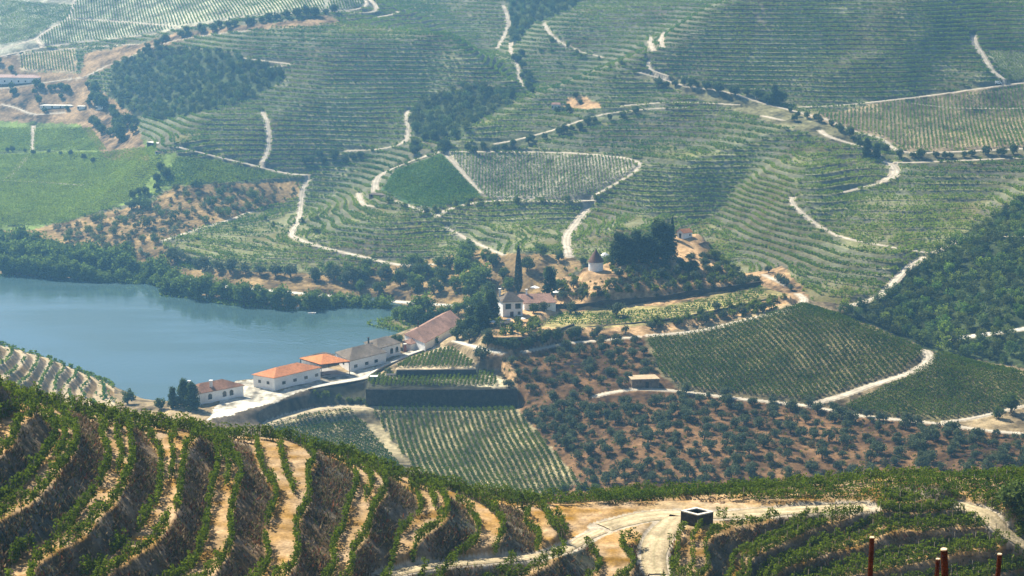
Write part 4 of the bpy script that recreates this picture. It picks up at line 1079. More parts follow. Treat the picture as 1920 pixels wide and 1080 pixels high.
# named trees near the buildings: photo base point, nearest distance, kind, scale, label
for u, v, ym, kind, sc, lab in [
    (972, 549, 520, 'cypress', (1.1, 1.1, 1.4), 'tall slim dark cypress standing behind the manor house'),
    (1030, 553, 520, 'fir', (1.35, 1.35, 1.1), 'dark fir tree with layered boughs behind the manor wing'),
    (1260, 449, 520, 'cypress', (.62, .62, .62), 'slim cypress rising beside the small chapel'),
    (1160, 494, 520, 'dark', (1.35,1.35,1.12), 'dark evergreen at the left end of the hilltop clump'),
    (1178, 494, 520, 'dark', .85, 'second dark evergreen of the hilltop clump, lower top'),
    (1193, 492, 520, 'dark', (1.15,1.15,1.15), 'pointed dark evergreen in the middle of the hilltop clump'),
    (1214, 492, 520, 'dark', (1.3,1.3,1.0), 'dark evergreen right of the pointed one in the hilltop clump'),
    (1234, 486, 520, 'dark', (1.65,1.65,1.40), 'tallest and broadest dark evergreen of the hilltop clump'),
    (1252, 484, 520, 'dark', (1.4,1.4,1.25), 'dark evergreen nearest the chapel in the hilltop clump'),
    (922, 600, 500, 'dark', .95, 'dark evergreen touching the left wall of the manor house'),
    (905, 620, 490, 'dark', (1.25,1.25,.95), 'broad dark evergreen in front of the manor garden'),
    (887, 628, 490, 'dark', (1.3,1.3,1.0), 'broad dark evergreen hiding the far end of the long hall'),
    (868, 632, 490, 'oak', 1.15, 'dark oak beside the roof of the long hall'),
    (857, 637, 480, 'oak', .9, 'round tree by the corner of the upper plot'),
    (880, 640, 480, 'olive', 1.5, 'large grey olive beside the road below the dark evergreens'),
    (917, 640, 480, 'olive', 1.35, 'grey olive under the manor garden wall'),
    (902, 675, 480, 'olive', 1.5, 'lone grey olive right of the upper vine plot'),
    (815, 647, 480, 'river', .55, 'bright green tree beside the access road by the small red roofed house'),
    (743, 652, 480, 'oak', .95, 'round dark tree behind the white house with two arched windows'),
    (728, 702, 480, 'olive', .8, 'small round clipped tree on the terrace below the road'),
    (1000, 587, 500, 'oak', .75, 'round dark tree against the manor house right corner'),
    (1020, 583, 500, 'olive', 1.0, 'grey olive in front of the manor wing window'),
    (1070, 588, 500, 'olive', 1.45, 'large olive on the terrace right of the manor wing'),
    (1155, 594, 500, 'olive', 1.5, 'wide olive alone in the low terrace vines'),
    (1345, 582, 500, 'olive', 1.1, 'olive at the right of the low terrace vines'),
    (345, 764, 400, 'dark', .82, 'dark evergreen left of the low white house'),
    (362, 768, 400, 'dark', .80, 'tall dark evergreen covering the left end of the low white house'),
    (325, 765, 400, 'dark', .60, 'dark pointed evergreen above the near vines'),
    (300, 768, 400, 'oak', .75, 'bushy tree left of the evergreens by the water'),
    (240, 758, 400, 'oak', .85, 'lone round tree above the near vine slope by the water'),
    (206, 717, 470, 'shrub', 1.5, 'lone dark bush on the tip of the small terraced spur'),
    (895, 540, 600, 'river', 2.0, 'huge hazy tree above the riverside road'),
    (870, 520, 600, 'river', 1.7, 'big hazy tree left of the huge one over the road'),
    (905, 588, 590, 'river', 1.6, 'round hazy tree behind the manor roof'),
    (880, 590, 590, 'river', 1.3, 'round hazy tree left of the manor by the water'),
    (792, 598, 590, 'river', 1.75, 'tall tree between the riverside road and the water'),
    (665, 590, 590, 'river', 1.6, 'big willow at the left of the three on the far bank'),
    (688, 592, 590, 'river', 1.75, 'biggest willow overhanging the river on the far bank'),
    (720, 592, 590, 'river', 1.6, 'broad willow leaning over the river near the road'),
    (1913, 975, 120, 'oak', .85, 'dark round bush beside the track at the right frame edge'),
    (1907, 1003, 120, 'shrub', 1.0, 'small bush below the dark round one by the track'),
    (1895, 773, 400, 'oak', 1.1, 'dark bushy tree at the corner where the two field tracks meet'),
    (1873, 785, 400, 'oak', .7, 'small dark tree by the field track corner'),
    (1090, 928, 380, 'oak', .8, 'dark bushy tree at the foot of the striped vineyard'),
    (1060, 930, 380, 'oak', .7, 'second dark bush at the foot of the striped vineyard'),
    (1035, 932, 380, 'oak', .6, 'leftmost dark bush at the foot of the striped vineyard'),
    (1117, 927, 380, 'oak', .65, 'rightmost dark bush at the foot of the striped vineyard'),
    (1625, 298, 700, 'dark', .9, 'tall pine pair, left one, on the pale road bend far right'),
    (1643, 298, 700, 'dark', .8, 'tall pine pair, right one, on the pale road bend far right'),
    (1452, 196, 760, 'dark', .95, 'dark tall tree on the ridge road far above the chapel'),
    (1466, 196, 760, 'oak', 1.3, 'round tree beside the dark tall one on the ridge road'),
]:
    p = gpos(u, v, ym)
    plant(kind, p, sc, lab, 'shrub' if kind == 'shrub' else 'tree')

# single trees along far roads, banks and field edges
def along(pts, n_, kind, sc, ym, lab, group, jit=4, y1=1400):
    pts = np.array(pts, float); t = np.linspace(0, len(pts) - 1, n_)
    us = np.interp(t, np.arange(len(pts)), pts[:, 0]) + rng.normal(size=n_) * jit
    vs = np.interp(t, np.arange(len(pts)), pts[:, 1]) + rng.normal(size=n_) * jit * .35
    for u, v in zip(us, vs):
        p = gpos(u, v, ym)
        if p[1] > y1: continue
        s = sc * rng.uniform(.7, 1.25)
        plant(kind, p, s, lab, 'tree', group, parts=kind == 'olive')
along([(322,492),(352,495),(383,505),(428,512),(487,515),(547,520),(627,527)], 13, 'olive', 1.75, 600, 'dark oval tree in the row along the bank above the riverside road', 'row of oval trees over the riverside road', 2)
along([(640,530),(700,525),(760,520),(830,520)], 9, 'olive', 1.6, 600, 'dark tree on the bank over the riverside road, right of the oval row', 'bank trees right of the oval row', 6)
along([(270,97),(330,72),(400,58),(470,45),(560,32),(625,25)], 26, 'oak', 1.0, 800, 'small tree in the belt along the top left field edge', 'trees along the top left field edge', 4)
along([(1240,163),(1290,163),(1340,172),(1400,185),(1445,197)], 16, 'oak', .9, 740, 'small tree along the ridge road far above the hilltop', 'trees along the ridge road', 5)
along([(1480,215),(1540,232),(1600,262),(1660,285)], 16, 'oak', .75, 680, 'small tree along the descending road at far right', 'trees along the descending road', 6)
along([(1690,297),(1760,297),(1830,292),(1925,288)], 12, 'oak', .8, 660, 'small tree on the bank between two roads at the right edge', 'trees between two roads at right', 4)
along([(870,285),(930,283),(1000,265),(1060,250),(1110,232),(1190,215)], 18, 'oak', .8, 720, 'small tree on the dark bank above the fan shaped field', 'trees above the fan shaped field', 4)
along([(575,310),(620,305),(680,300),(600,295)], 9, 'oak', .9, 700, 'small tree at the road fork left of the dark green field', 'trees at the road fork', 6)
along([(770,285),(800,262),(830,285),(850,280)], 8, 'oak', 1.0, 720, 'tree at the mouth of the wooded gully', 'trees at the gully mouth', 7)
along([(730,378),(800,405),(860,385),(910,388),(1000,380),(1120,375)], 12, 'shrub', 2.0, 600, 'round bush beside the pale road under the fan shaped field', 'bushes under the fan shaped field', 4)
along([(590,415),(590,445),(545,400),(420,432),(505,425)], 6, 'shrub', 1.8, 600, 'round bush at the edge of the curved riverside vineyard', 'bushes of the riverside vineyard', 4)
along([(300,340),(312,320),(280,360),(265,375),(255,395)], 12, 'oak', .9, 600, 'tree along the gully at the edge of the green flat fields', 'trees along the flat fields', 6)
along([(180,305),(120,290),(60,287),(10,286)], 9, 'oak', .55, 600, 'small tree on the dark dividing line of the green flat fields', 'trees dividing the flat fields', 5)
along([(180,178),(195,205),(215,235),(235,262),(200,260),(175,235)], 20, 'oak', 1.35, 800, 'big dark tree near the white walls on the left hillside', 'big dark trees by the white walls', 9)
along([(10,120),(20,178),(60,172),(110,165),(160,170),(70,205),(230,200),(250,250)], 26, 'oak', .85, 800, 'tree on the reddish slope around the left hillside buildings', 'trees around the left hillside buildings', 10)
along([(985,165),(975,125),(965,100),(1000,175),(985,140)], 10, 'oak', .9, 780, 'tree in the gully between the two great spurs', 'trees of the great gully', 4)
along([(1045,75),(1100,110),(1180,125),(1020,95),(1080,130)], 12, 'shrub', 1.6, 780, 'bush among the terraces right of the great gully', 'bushes right of the great gully', 14)
along([(1040,212),(1060,212),(1075,205),(1085,182)], 6, 'oak', .6, 760, 'small tree beside the lone farmhouse on the terraces', 'trees by the lone farmhouse', 5)
along([(1290,738),(1330,742),(1370,746),(1497,758),(1533,768),(1610,778),(1655,788),(1703,792)], 9, 'olive', .95, 400, 'round tree along the track at the foot of the broad vine slope', 'trees along the slope track', 6)
along([(1440,515),(1470,530),(1480,545)], 5, 'olive', 1.0, 480, 'olive by the ridge path at the right end of the chapel hill', 'olives by the ridge path', 5)
along([(912,648),(960,652),(1010,648),(1085,630)], 13, 'oak', .62, 470, 'bushy tree screening the shaded wall under the manor garden', 'trees under the manor garden', 4)
# riverside belt
along([(0,512),(60,514),(110,521),(200,533),(310,549),(420,563),(530,576),(640,586)], 62, 'river', 1.35, 560, 'leafy green tree in the belt along the far river edge', 'trees of the river edge', 4)
along([(0,498),(70,500),(150,508),(240,522),(330,540)], 34, 'river', 1.7, 590, 'tall leafy tree in the second line behind the river edge', 'second line of riverside trees', 6)
along([(0,475),(60,478),(110,485),(160,500),(230,508)], 20, 'river', 1.8, 600, 'tall tree at the back of the riverside belt', 'back line of riverside trees', 8)
along([(740,598),(770,606),(820,604),(860,590)], 9, 'river', 1.2, 560, 'tree on the bank where the river narrows behind the long hall', 'trees where the river narrows', 5)
for x, y, z, u, v in scatter([(560,515),(860,495),(1000,500),(980,545),(860,560),(640,548)], 600, 720, 8, n_try=700):
    plant('river' if rng.random() < .5 else 'oak', (x, y, z), rng.uniform(.6, 1.4), 'tree on the dry banks behind the riverside road', 'tree', 'trees on the dry banks', parts=False)

for x, y, z, u, v in scatter([(780,500),(860,480),(960,478),(1100,482),(1085,545),(1000,562),(900,565),(800,545)], 590, 720, 7.5, n_try=900):
    if 925 < u < 1010: continue
    plant(['river', 'shrub', 'oak'][rng.integers(3)], (x, y, z), rng.uniform(.6, 1.3), 'bush or tree on the hazy banks behind the manor house', 'tree', 'greenery behind the manor', parts=False)
# woods and groves beyond count: each one mass
def wood(name, polys, gap, kinds, smin, smax, lab, n_try=16000, hue=(1, 1, 1)):
    Qs, Ts = [], []
    for poly, y0, y1 in polys:
        for x, y, z, u, v in scatter(poly, y0, y1, gap, n_try=n_try, road=1.5):
            k = kinds[rng.integers(len(kinds))]
            _, _, _, Q, T = PROT[k][rng.integers(len(PROT[k]))]
            sel = rng.random(len(Q)) < .5
            a_ = rng.uniform(0, 6.28); s = rng.uniform(smin, smax); c_, s2 = math.cos(a_) * s, math.sin(a_) * s
            Q = Q[sel]
            q = np.stack([Q[..., 0]*c_ - Q[..., 1]*s2 + x, Q[..., 0]*s2 + Q[..., 1]*c_ + y, Q[..., 2]*s + z - .5], -1)
            Qs.append(q); Ts.append(T[sel] * rng.uniform(.6, 1.6) * np.array([rng.uniform(.85, 1.25), 1, rng.uniform(.8, 1.2)]) * np.array(hue))
    struct(link(name, quad_mesh(name, np.concatenate(Qs), np.concatenate(Ts), M_LEAF)), 'stuff', lab)
    print(name, len(Qs), 'trees')
wood('dry_scrub', [
    ([(985,785),(1000,762),(1110,758),(1280,742),(1515,766),(1760,801),(1925,820),(1925,896),(1700,908),(1400,916),(1095,916),(1092,900)], 382, 482),
    ([(925,645),(1085,625),(1205,634),(1235,700),(1175,735),(1100,750),(990,762),(945,720)], 470, 530),
    ([(1050,545),(1130,520),(1250,500),(1330,470),(1420,515),(1430,535),(1360,540),(1240,558),(1130,565),(1050,566)], 500, 590)], 2.1, ['shrub', 'shrub', 'olive'], .32, .85, 'low dry scrub between the olive trees', 8000, (.80, .68, .58))
wood('distant_woodland', [
    ([(212,132),(230,118),(290,94),(400,97),(470,112),(533,130),(528,152),(468,185),(420,200),(300,226),(245,213),(207,180)], 820, 1100),
    ([(772,215),(790,192),(830,174),(900,162),(958,168),(962,193),(900,223),(860,258),(802,258),(772,248)], 760, 960),
    ([(950,-20),(1105,-20),(1068,20),(1000,43),(977,72),(957,88),(957,30)], 930, 1300)], 4.6, ['oak'], .75, 1.15, 'bluish oak woods on the far slopes')
wood('valley_woodland', [([(1595,582),(1640,571),(1690,525),(1745,485),(1800,446),(1860,413),(1925,376),(1990,350),(1990,705),(1925,686),(1830,672),(1772,664),(1735,652),(1640,610),(1585,590)], 497, 760)], 4.3, ['oak', 'oak', 'river'], .7, 1.15, 'dense dark oak wood filling the side valley at right')
wood('distant_olive_grove', [
    ([(100,432),(280,385),(335,355),(555,342),(560,368),(468,398),(300,452),(325,478),(250,500),(150,480)], 585, 840)], 4.6, ['olive', 'olive', 'shrub', 'oak'], .75, 1.3, 'grey olive groves and scrub on the reddish bank left of the curved vineyard')

# ---------------------------------------------------------------- buildings
M_WHITE = noisy('whitewash', (.84, .83, .80), .9, .1, None, ((.35, .12), (2.2, .08)))
M_PANE = mat('window_glass', (.015, .018, .02), .15, .5)
M_SHUT = noisy('brown_shutters', (.10, .05, .03), .7, .2, None, ((3, .2),))
M_SURR = noisy('stone_surround', (.35, .30, .23), .9, .1, None, ((3, .2),))
M_STEEL = mat('dark_steel', (.03, .025, .02), .6, .3)
M_STONE = noisy('schist_wall', (.055, .048, .038), .95, .08, None, ((.8, .35), (3.0, .4)), .9, 3.0)
M_DRYST = noisy('brown_stone', (.20, .145, .095), .95, .08, None, ((.8, .3), (3.0, .35)), .8, 3.0)
M_CAP = noisy('pale_cement', (.66, .62, .54), .9, .1, None, ((1.5, .15),))
M_WOOD = noisy('rusty_post_wood', (.06, .018, .009), .85, .05, None, ((6.0, .35), (25, .25)), .5, 20)
M_CUT = noisy('sawn_end', (.62, .50, .34), .9, .1, None, ((14, .25),))
def tiles(name, col, dirt=.3):
    m = noisy(name, col, .9, .1, None, ((.22, dirt), (1.7, .22)))
    b = m.node_tree.nodes['Principled BSDF']
    tc = nd(m, 'ShaderNodeTexCoord')
    wv = nd(m, 'ShaderNodeTexWave', wave_type='BANDS', bands_direction='DIAGONAL'); wv.inputs['Scale'].default_value = 1.4; wv.inputs['Distortion'].default_value = 1.5
    ln(m, tc.outputs['Object'], wv.inputs['Vector'])
    bp = nd(m, 'ShaderNodeBump'); bp.inputs['Strength'].default_value = .6; bp.inputs['Distance'].default_value = .12
    ln(m, wv.outputs['Fac'], bp.inputs['Height']); ln(m, bp.outputs[0], b.inputs['Normal'])
    return m
M_TILE_O = tiles('orange_tiles', (.62, .25, .11), .15)
M_TILE_C = tiles('canopy_tiles', (.66, .26, .10), .10)
M_TILE_B = tiles('brown_tiles', (.30, .16, .10))
M_TILE_G = tiles('grey_tiles', (.17, .14, .11))
M_TILE_P = tiles('pink_tiles', (.32, .19, .14), .28)
def V(*a): return np.array(a, float)
def pz(u, v, z): return np.array([float(c) for c in at_z(u, v, z)])
def mesh_of(name, verts, faces, m):
    me = bpy.data.meshes.new(name); me.from_pydata([tuple(map(float, v)) for v in verts], [], faces); me.update()
    bm_ = bmesh.new(); bm_.from_mesh(me); bmesh.ops.recalc_face_normals(bm_, faces=bm_.faces); bm_.to_mesh(me); bm_.free()
    me.materials.append(m); return me
class Parts:                                   # collects solids, then links them as one mesh
    def __init__(s): s.v, s.f = [], []
    def poly(s, pts, faces):
        b = len(s.v); s.v += [tuple(p) for p in pts]; s.f += [tuple(i + b for i in f) for f in faces]
    def prism(s, foot, z0, z1):                # vertical prism over a footprint; z0/z1 numbers or lists
        n_ = len(foot); z0 = z0 if hasattr(z0, '__len__') else [z0]*n_; z1 = z1 if hasattr(z1, '__len__') else [z1]*n_
        pts = [(p[0], p[1], z) for p, z in zip(foot, z0)] + [(p[0], p[1], z) for p, z in zip(foot, z1)]
        s.poly(pts, [tuple(range(n_))[::-1], tuple(range(n_, 2*n_))] + [(i, (i+1) % n_, n_+(i+1) % n_, n_+i) for i in range(n_)])
    def box(s, c, ax, ay, hx, hy, z0, z1):
        c, ax, ay = np.array(c)[:2], np.array(ax)[:2], np.array(ay)[:2]
        s.prism([c-ax*hx-ay*hy, c+ax*hx-ay*hy, c+ax*hx+ay*hy, c-ax*hx+ay*hy], z0, z1)
    def cyl(s, p0, p1, r0, r1, n_=10):
        p0, p1 = np.array(p0, float), np.array(p1, float); d = p1 - p0; d /= np.linalg.norm(d)
        a_ = np.cross(d, [1, .2, .1]); a_ /= np.linalg.norm(a_); b_ = np.cross(d, a_); th = np.arange(n_)*2*math.pi/n_
        ring = lambda p, r: [p + r*(math.cos(t)*a_ + math.sin(t)*b_) for t in th]
        s.poly(ring(p0, r0) + ring(p1, r1), [tuple(range(n_))[::-1], tuple(range(n_, 2*n_))] + [(i, (i+1) % n_, n_+(i+1) % n_, n_+i) for i in range(n_)])
    def build(s, name, m, parent=None, org=None):
        org = np.zeros(3) if org is None else np.array(org)
        return link(name, mesh_of(name, [np.array(p) - org for p in s.v], s.f, m), parent)
def root(name, org, label, cat, group=None):
    o = bpy.data.objects.new(name, None); COL.objects.link(o); o.location = org; o.empty_display_size = .5
    return tag(o, label, cat, group)
def unit(v): v = np.array(v, float)[:2]; return v / np.linalg.norm(v)
def opening(name, A_, B_, t, z0, w_, h_, r, org, m=M_PANE, frame=M_SURR, arch=False):
    """a window or door on the wall from A to B (t along it, 0..1), standing slightly proud of it"""
    A_, B_ = np.array(A_)[:2], np.array(B_)[:2]; d = unit(B_ - A_); nr = np.array([d[1], -d[0]])
    c = A_ + (B_ - A_) * t
    def outline(hw, zb, zt):
        if not arch: return [(-hw, zb), (hw, zb), (hw, zt), (-hw, zt)]
        k = [(-hw, zb), (hw, zb)]
        return k + [(hw*math.cos(a_), zt - hw*.8 + hw*.8*math.sin(a_)) for a_ in np.linspace(0, math.pi, 7)]
    def slab(hw, zb, zt, d0, d1):
        o_ = outline(hw, zb, zt); n_ = len(o_)
        pts = [(*(c + d*x + nr*d0), z) for x, z in o_] + [(*(c + d*x + nr*d1), z) for x, z in o_]
        p = Parts(); p.poly(pts, [tuple(range(n_))[::-1], tuple(range(n_, 2*n_))] + [(i, (i+1) % n_, n_+(i+1) % n_, n_+i) for i in range(n_)]); return p
    wdw = slab(w_/2, z0, z0 + h_, .02, .07).build(name, m, r, org)
    if frame: slab(w_/2 + .13, z0 - .12, z0 + h_ + .13, -.05, .04).build('frame', frame, wdw)
    return wdw
def hip_roof(P4, z, rise, over, inset, m, r, org, name='roof', gable=False, wall=None):
    """P4: corners, first edge and third edge long. Ridge runs along the long way."""
    P4 = [np.array(p)[:2] for p in P4]; c = sum(P4) / 4
    E = []
    for i, p in enumerate(P4):
        a_ = unit(p - P4[i-1]); b_ = unit(p - P4[(i+1) % 4]); E.append(p + (a_ + b_) * over)
    m0 = (E[0] + E[3]) / 2; m1 = (E[1] + E[2]) / 2
    q0 = m0 + (m1 - m0) * inset; q1 = m1 + (m0 - m1) * inset
    th = .16
    p = Parts()
    top = [(*e, z) for e in E] + [(*q0, z + rise), (*q1, z + rise)]
    bot = [(*e, z - th) for e in E]
    F_ = [(0, 1, 5, 4), (2, 3, 4, 5), (1, 2, 5), (3, 0, 4)] + [(6, 7, 1, 0), (7, 8, 2, 1), (8, 9, 3, 2), (9, 6, 0, 3), (9, 8, 7, 6)]
    p.poly(top + bot, F_)
    return p.build(name, m, r, org)
def house(name, label, C0, C1, C3, z, h, roofm, rise, over=.35, inset=.28, wallm=M_WHITE, down=3.5, rname='roof'):
    """C0-C1 long front wall, C0-C3 side wall (photo-derived ground corners)"""
    C0, C1, C3 = (np.array(p)[:2] for p in (C0, C1, C3)); C2 = C1 + C3 - C0
    org = np.array([*(C0 + C2) / 2, z]); r = root(name, org, label, 'building')
    P = Parts(); P.prism([C0, C1, C2, C3], z - down, z + h); P.build('wall', wallm, r, org)
    rf = hip_roof([C0, C1, C2, C3], z + h + .1, rise, over, inset, roofm, r, org, rname)
    return r, org, (C0, C1, C2, C3), rf
def chimney(rf, org, c, z0, z1, s=.35, m=M_WHITE):
    P = Parts(); P.box(c, (1, 0), (0, 1), s, s, z0, z1); P.box(c, (1, 0), (0, 1), s + .1, s + .1, z1, z1 + .15); P.build('chimney', m, rf, org)

ZW = 12.0
# 1 low white house at the left end
A_, B_ = pz(367, 760, ZW), pz(457, 742.8, ZW); dep = V(-.78, .62) * 7.0
r, org, cs, rf = house('white_house', 'low white house with brown tiled roof and arched shuttered windows, behind dark evergreens', A_, B_, A_[:2] + dep, ZW, 3.4, M_TILE_B, 2.0)
for t in (.30, .60, .745): opening('window', A_, B_, t, ZW + 1.0, 1.25, 1.7, r, org, M_PANE, M_SHUT, True)
chimney(rf, org, A_[:2]*.6 + B_[:2]*.4 + dep*.22, ZW + 3.4, ZW + 6.2, .42)
chimney(rf, org, A_[:2]*.85 + B_[:2]*.15 + dep*.85, ZW + 3.4, ZW + 6.0, .3)
# 2 long white shed with orange roof
A_, B_, L_ = pz(515, 732.5, ZW), pz(601, 712, ZW), pz(475.6, 726, ZW)
r, org, cs, rf = house('white_warehouse', 'long white warehouse with bright orange hipped roof and small dark windows', A_, B_, L_, ZW, 4.0, M_TILE_O, 1.9)
for t in (.20, .44, .68, .915): opening('window', A_, B_, t, ZW + 1.35, 1.25, .95, r, org)
for t in (.30, .70): opening('window', L_, A_, t, ZW + 1.7, 1.0, .95, r, org)
# 3 open canopy with posts
zc_ = ZW + 4.2
L_, A_, B_ = pz(563.4, 672.5, zc_), pz(602, 684, zc_), pz(655, 678, zc_)
D_ = L_[:2] + B_[:2] - A_[:2]
org = np.array([*(L_[:2] + B_[:2]) / 2, ZW]); r = root('open_canopy', org, 'open canopy with orange pyramid roof on slim dark posts between the warehouses', 'canopy')
hip_roof([A_, B_, D_, L_], zc_ + .2, 1.9, .25, .45, M_TILE_C, r, org)
P = Parts()
for a_, b_ in ((A_, B_), (B_, D_), (D_, L_), (L_, A_)):
    a_, b_ = np.array(a_)[:2], np.array(b_)[:2]; d = unit(b_ - a_); c = (a_ + b_) / 2
    P.box(c, d, (d[1], -d[0]), np.linalg.norm(b_ - a_) / 2 - .12, .07, zc_ - .25, zc_ + .02)
P.build('beam', M_STEEL, r, org)
for c in (A_, B_, D_, L_):
    P = Parts(); P.box(np.array(c)[:2], (1, 0), (0, 1), .11, .11, ZW - .4, zc_ - .27); P.build('post', M_STEEL, r, org)
# paved floor under the canopy
P = Parts(); P.prism([A_, B_, D_, L_], ZW - .3, ZW + .12); o = P.build('paved_yard', noisy('paving', (.30, .29, .27), .9, .1, None, ((.6, .15),))); struct(o, 'structure', 'grey paved floor under the canopy')
# 4 grey-roofed white building
A_, B_ = pz(656, 697, ZW), pz(724, 680, ZW); L_ = pz(630, 680.5, ZW)
r, org, cs, rf = house('white_winery_hall', 'white winery hall with weathered grey tiled roof and round window in its end wall', A_, B_, L_, ZW, 3.5, M_TILE_G, 2.3)
for t in (.16, .46, .72): opening('window', A_, B_, t, ZW + .9, 1.4, 1.0, r, org)
opening('round_window', L_, A_, .55, ZW + 1.1, 1.3, 1.5, r, org, M_PANE, M_SHUT, True)
opening('door', L_, A_, .18, ZW + .05, 1.3, 2.3, r, org, M_SHUT, None)
# low white annex behind the canopy
A_, B_ = pz(583, 690, ZW), pz(628, 680, ZW)
r, org, cs, rf = house('white_annex', 'low white annex seen under the orange canopy roof', A_, B_, A_[:2] + V(-.75, .66)*4.5, ZW, 2.6, M_TILE_G, 1.0)
for t in (.35, .75): opening('window', A_, B_, t, ZW + 1.0, 1.1, .8, r, org)
# 5 white house with two arched windows
A_, B_ = pz(709, 676, ZW), pz(751, 664.5, ZW); L_ = pz(684, 664, ZW)
r, org, cs, rf = house('gabled_white_house', 'white house with dark grey roof and two arched windows, right of the winery hall', A_, B_, L_, ZW, 4.0, M_TILE_G, 1.7)
for t in (.60, .84): opening('window', A_, B_, t, ZW + 1.1, 1.25, 1.9, r, org, M_PANE, M_SHUT, True)
chimney(rf, org, np.array(L_)[:2]*.7 + A_[:2]*.3, ZW + 4, ZW + 6.2, .25, M_STEEL)
# 6 brick pillar and small red-roofed house
c = pz(759.5, 658.5, ZW); org = c; r = root('brick_pillar', org, 'red brick gate pillar with pale cap between white house and small red roofed house', 'pillar')
M_BRICK = noisy('red_brick', (.36, .14, .08), .9, .1, None, ((1.5, .2), (6, .2)))
P = Parts(); P.box(c, (1, 0), (0, 1), .45, .45, ZW - .5, ZW + 2.4); P.build('shaft', M_BRICK, r, org)
P = Parts(); P.box(c, (1, 0), (0, 1), .55, .55, ZW + 2.4, ZW + 2.6); P.build('cap', M_CAP, r, org)
A_, B_ = pz(771, 657.5, ZW), pz(798, 648.5, ZW)
r, org, cs, rf = house('small_red_roofed_house', 'small white house with low reddish roof at the end of the long hall', A_, B_, A_[:2] + V(-.7, .7)*4.5, ZW, 2.2, M_TILE_P, 1.0)
opening('window', A_, B_, .5, ZW + .8, .9, .9, r, org)
# 7 long hall with the big roof
ze = ZW + 3.6
E0, E1, E2 = pz(758.5, 626.5, ze), pz(797, 642.5, ze), pz(866, 603, ze)
r, org, cs, rf = house('long_hall', 'long hall with great pinkish brown roof running back towards the trees', E1, E2, E0, ZW, 3.5, M_TILE_P, 3.0, .3, .04)
chimney(rf, org, E0[:2]*.35 + E2[:2]*.1 + E1[:2]*.55 + V(-1.5, 6), ze + 2.0, ze + 4.2, .22, M_STEEL)
opening('window', E0, E1, .5, ZW + 1.0, 1.2, 1.2, r, org)
# 8 manor house and wing
ZH = 22.0
A_, B_, L_ = pz(943, 594.5, ZH), pz(980, 593, ZH), pz(933.5, 588, ZH)
L_ = A_[:2] + unit(np.array(L_)[:2] - A_[:2]) * 6.0
r, org, cs, rf = house('manor_house', 'two storey white manor house with grey hipped roof and dark balcony openings', A_, B_, L_, ZH, 5.2, M_TILE_G, 2.6, .45, .40)
for t in (.27, .76): opening('balcony_opening', A_, B_, t, ZH + 2.7, 1.9, 1.8, r, org, M_PANE, None)
opening('door', A_, B_, .45, ZH + .05, 1.2, 1.7, r, org, M_SHUT); opening('window', A_, B_, .82, ZH + .6, 1.0, 1.1, r, org)
for z0 in (2.6,): opening('balustrade', A_, B_, .5, ZH + 2.25, 5.8, .3, r, org, M_WHITE, None)
chimney(rf, org, L_*.8 + A_[:2]*.2 + V(.5, .5), ZH + 5.2, ZH + 8.6, .35)
A2, B2 = pz(983, 582, ZH), pz(1042, 580.5, ZH)
r, org, cs, rf = house('manor_wing', 'long low wing of the manor with faded pink tiled roof', A2, B2, A2[:2] + V(-.35, .94)*9.5, ZH, 2.5, M_TILE_P, 2.2, .35, .05)
opening('window', A2, B2, .40, ZH + .7, 1.1, 1.1, r, org)
chimney(rf, org, A2[:2] + V(.8, 4.5), ZH + 4, ZH + 6.3, .3)
# 9 round tower
c = np.array(gpos(1117.5, 508, 520)); org = np.array([c[0], c[1] + 1.5, c[2]]); r = root('round_tower', org, 'round white dovecote tower with brown conical roof on the hill', 'tower')
P = Parts(); P.cyl(org + V(0, 0, -1.5), org + V(0, 0, 3.2), 2.62, 2.6, 28); P.build('wall', M_WHITE, r, org)
P = Parts(); P.cyl(org + V(0, 0, 3.21), org + V(0, 0, 7.6), 2.95, .12, 28); rf = P.build('roof', tiles('tower_tiles', (.17, .10, .075)), r, org)
P = Parts(); P.cyl(org + V(0, 0, 7.6), org + V(0, 0, 8.0), .10, .05, 8); P.build('finial', M_CAP, rf, org)
# 10 chapel
zb = float(zat(Z, *pz(1281, 448.5, 37)[:2]))
q = hit(Z, 1281, 448.5, 540)[0]; zb = q[2]
A_, B_ = q, at_z(1298.5, 446.5, zb); B_ = np.array([float(k) for k in B_]); L_ = np.array([float(k) for k in at_z(1269, 446.5, zb)])
L_ = A_[:2] + unit(L_[:2] - A_[:2]) * 2.9; B_ = A_[:2] + unit(B_[:2] - A_[:2]) * 4.0
C2 = B_ + L_ - A_[:2]; mid0 = (A_[:2] + L_) / 2; mid1 = (B_ + C2) / 2
org = np.array([*(A_[:2] + C2) / 2, zb]); r = root('chapel', org, 'tiny white chapel with orange gabled roof on the hilltop beside a cypress', 'chapel')
P = Parts(); P.prism([A_[:2], B_, C2, L_], zb - 1.5, zb + 2.4)
P.poly([(*A_[:2], zb + 2.4), (*L_, zb + 2.4), (*mid0, zb + 3.5)], [(0, 1, 2)]); P.poly([(*B_, zb + 2.4), (*C2, zb + 2.4), (*mid1, zb + 3.5)], [(0, 1, 2)])
P.build('wall', M_WHITE, r, org)
dl = unit(B_ - A_[:2]) * .3; dw = unit(L_ - A_[:2]) * .25
P = Parts()
for s0, s1, o_ in ((A_[:2], B_, -dw), (L_, C2, dw)):
    e0, e1 = s0 + o_ - dl, s1 + o_ + dl; t0, t1 = mid0 - dl, mid1 + dl
    P.poly([(*e0, zb + 2.32), (*e1, zb + 2.32), (*t1, zb + 3.62), (*t0, zb + 3.62), (*e0, zb + 2.2), (*e1, zb + 2.2), (*t1, zb + 3.5), (*t0, zb + 3.5)],
           [(0, 1, 2, 3), (7, 6, 5, 4), (0, 4, 5, 1), (1, 5, 6, 2), (2, 6, 7, 3), (3, 7, 4, 0)])
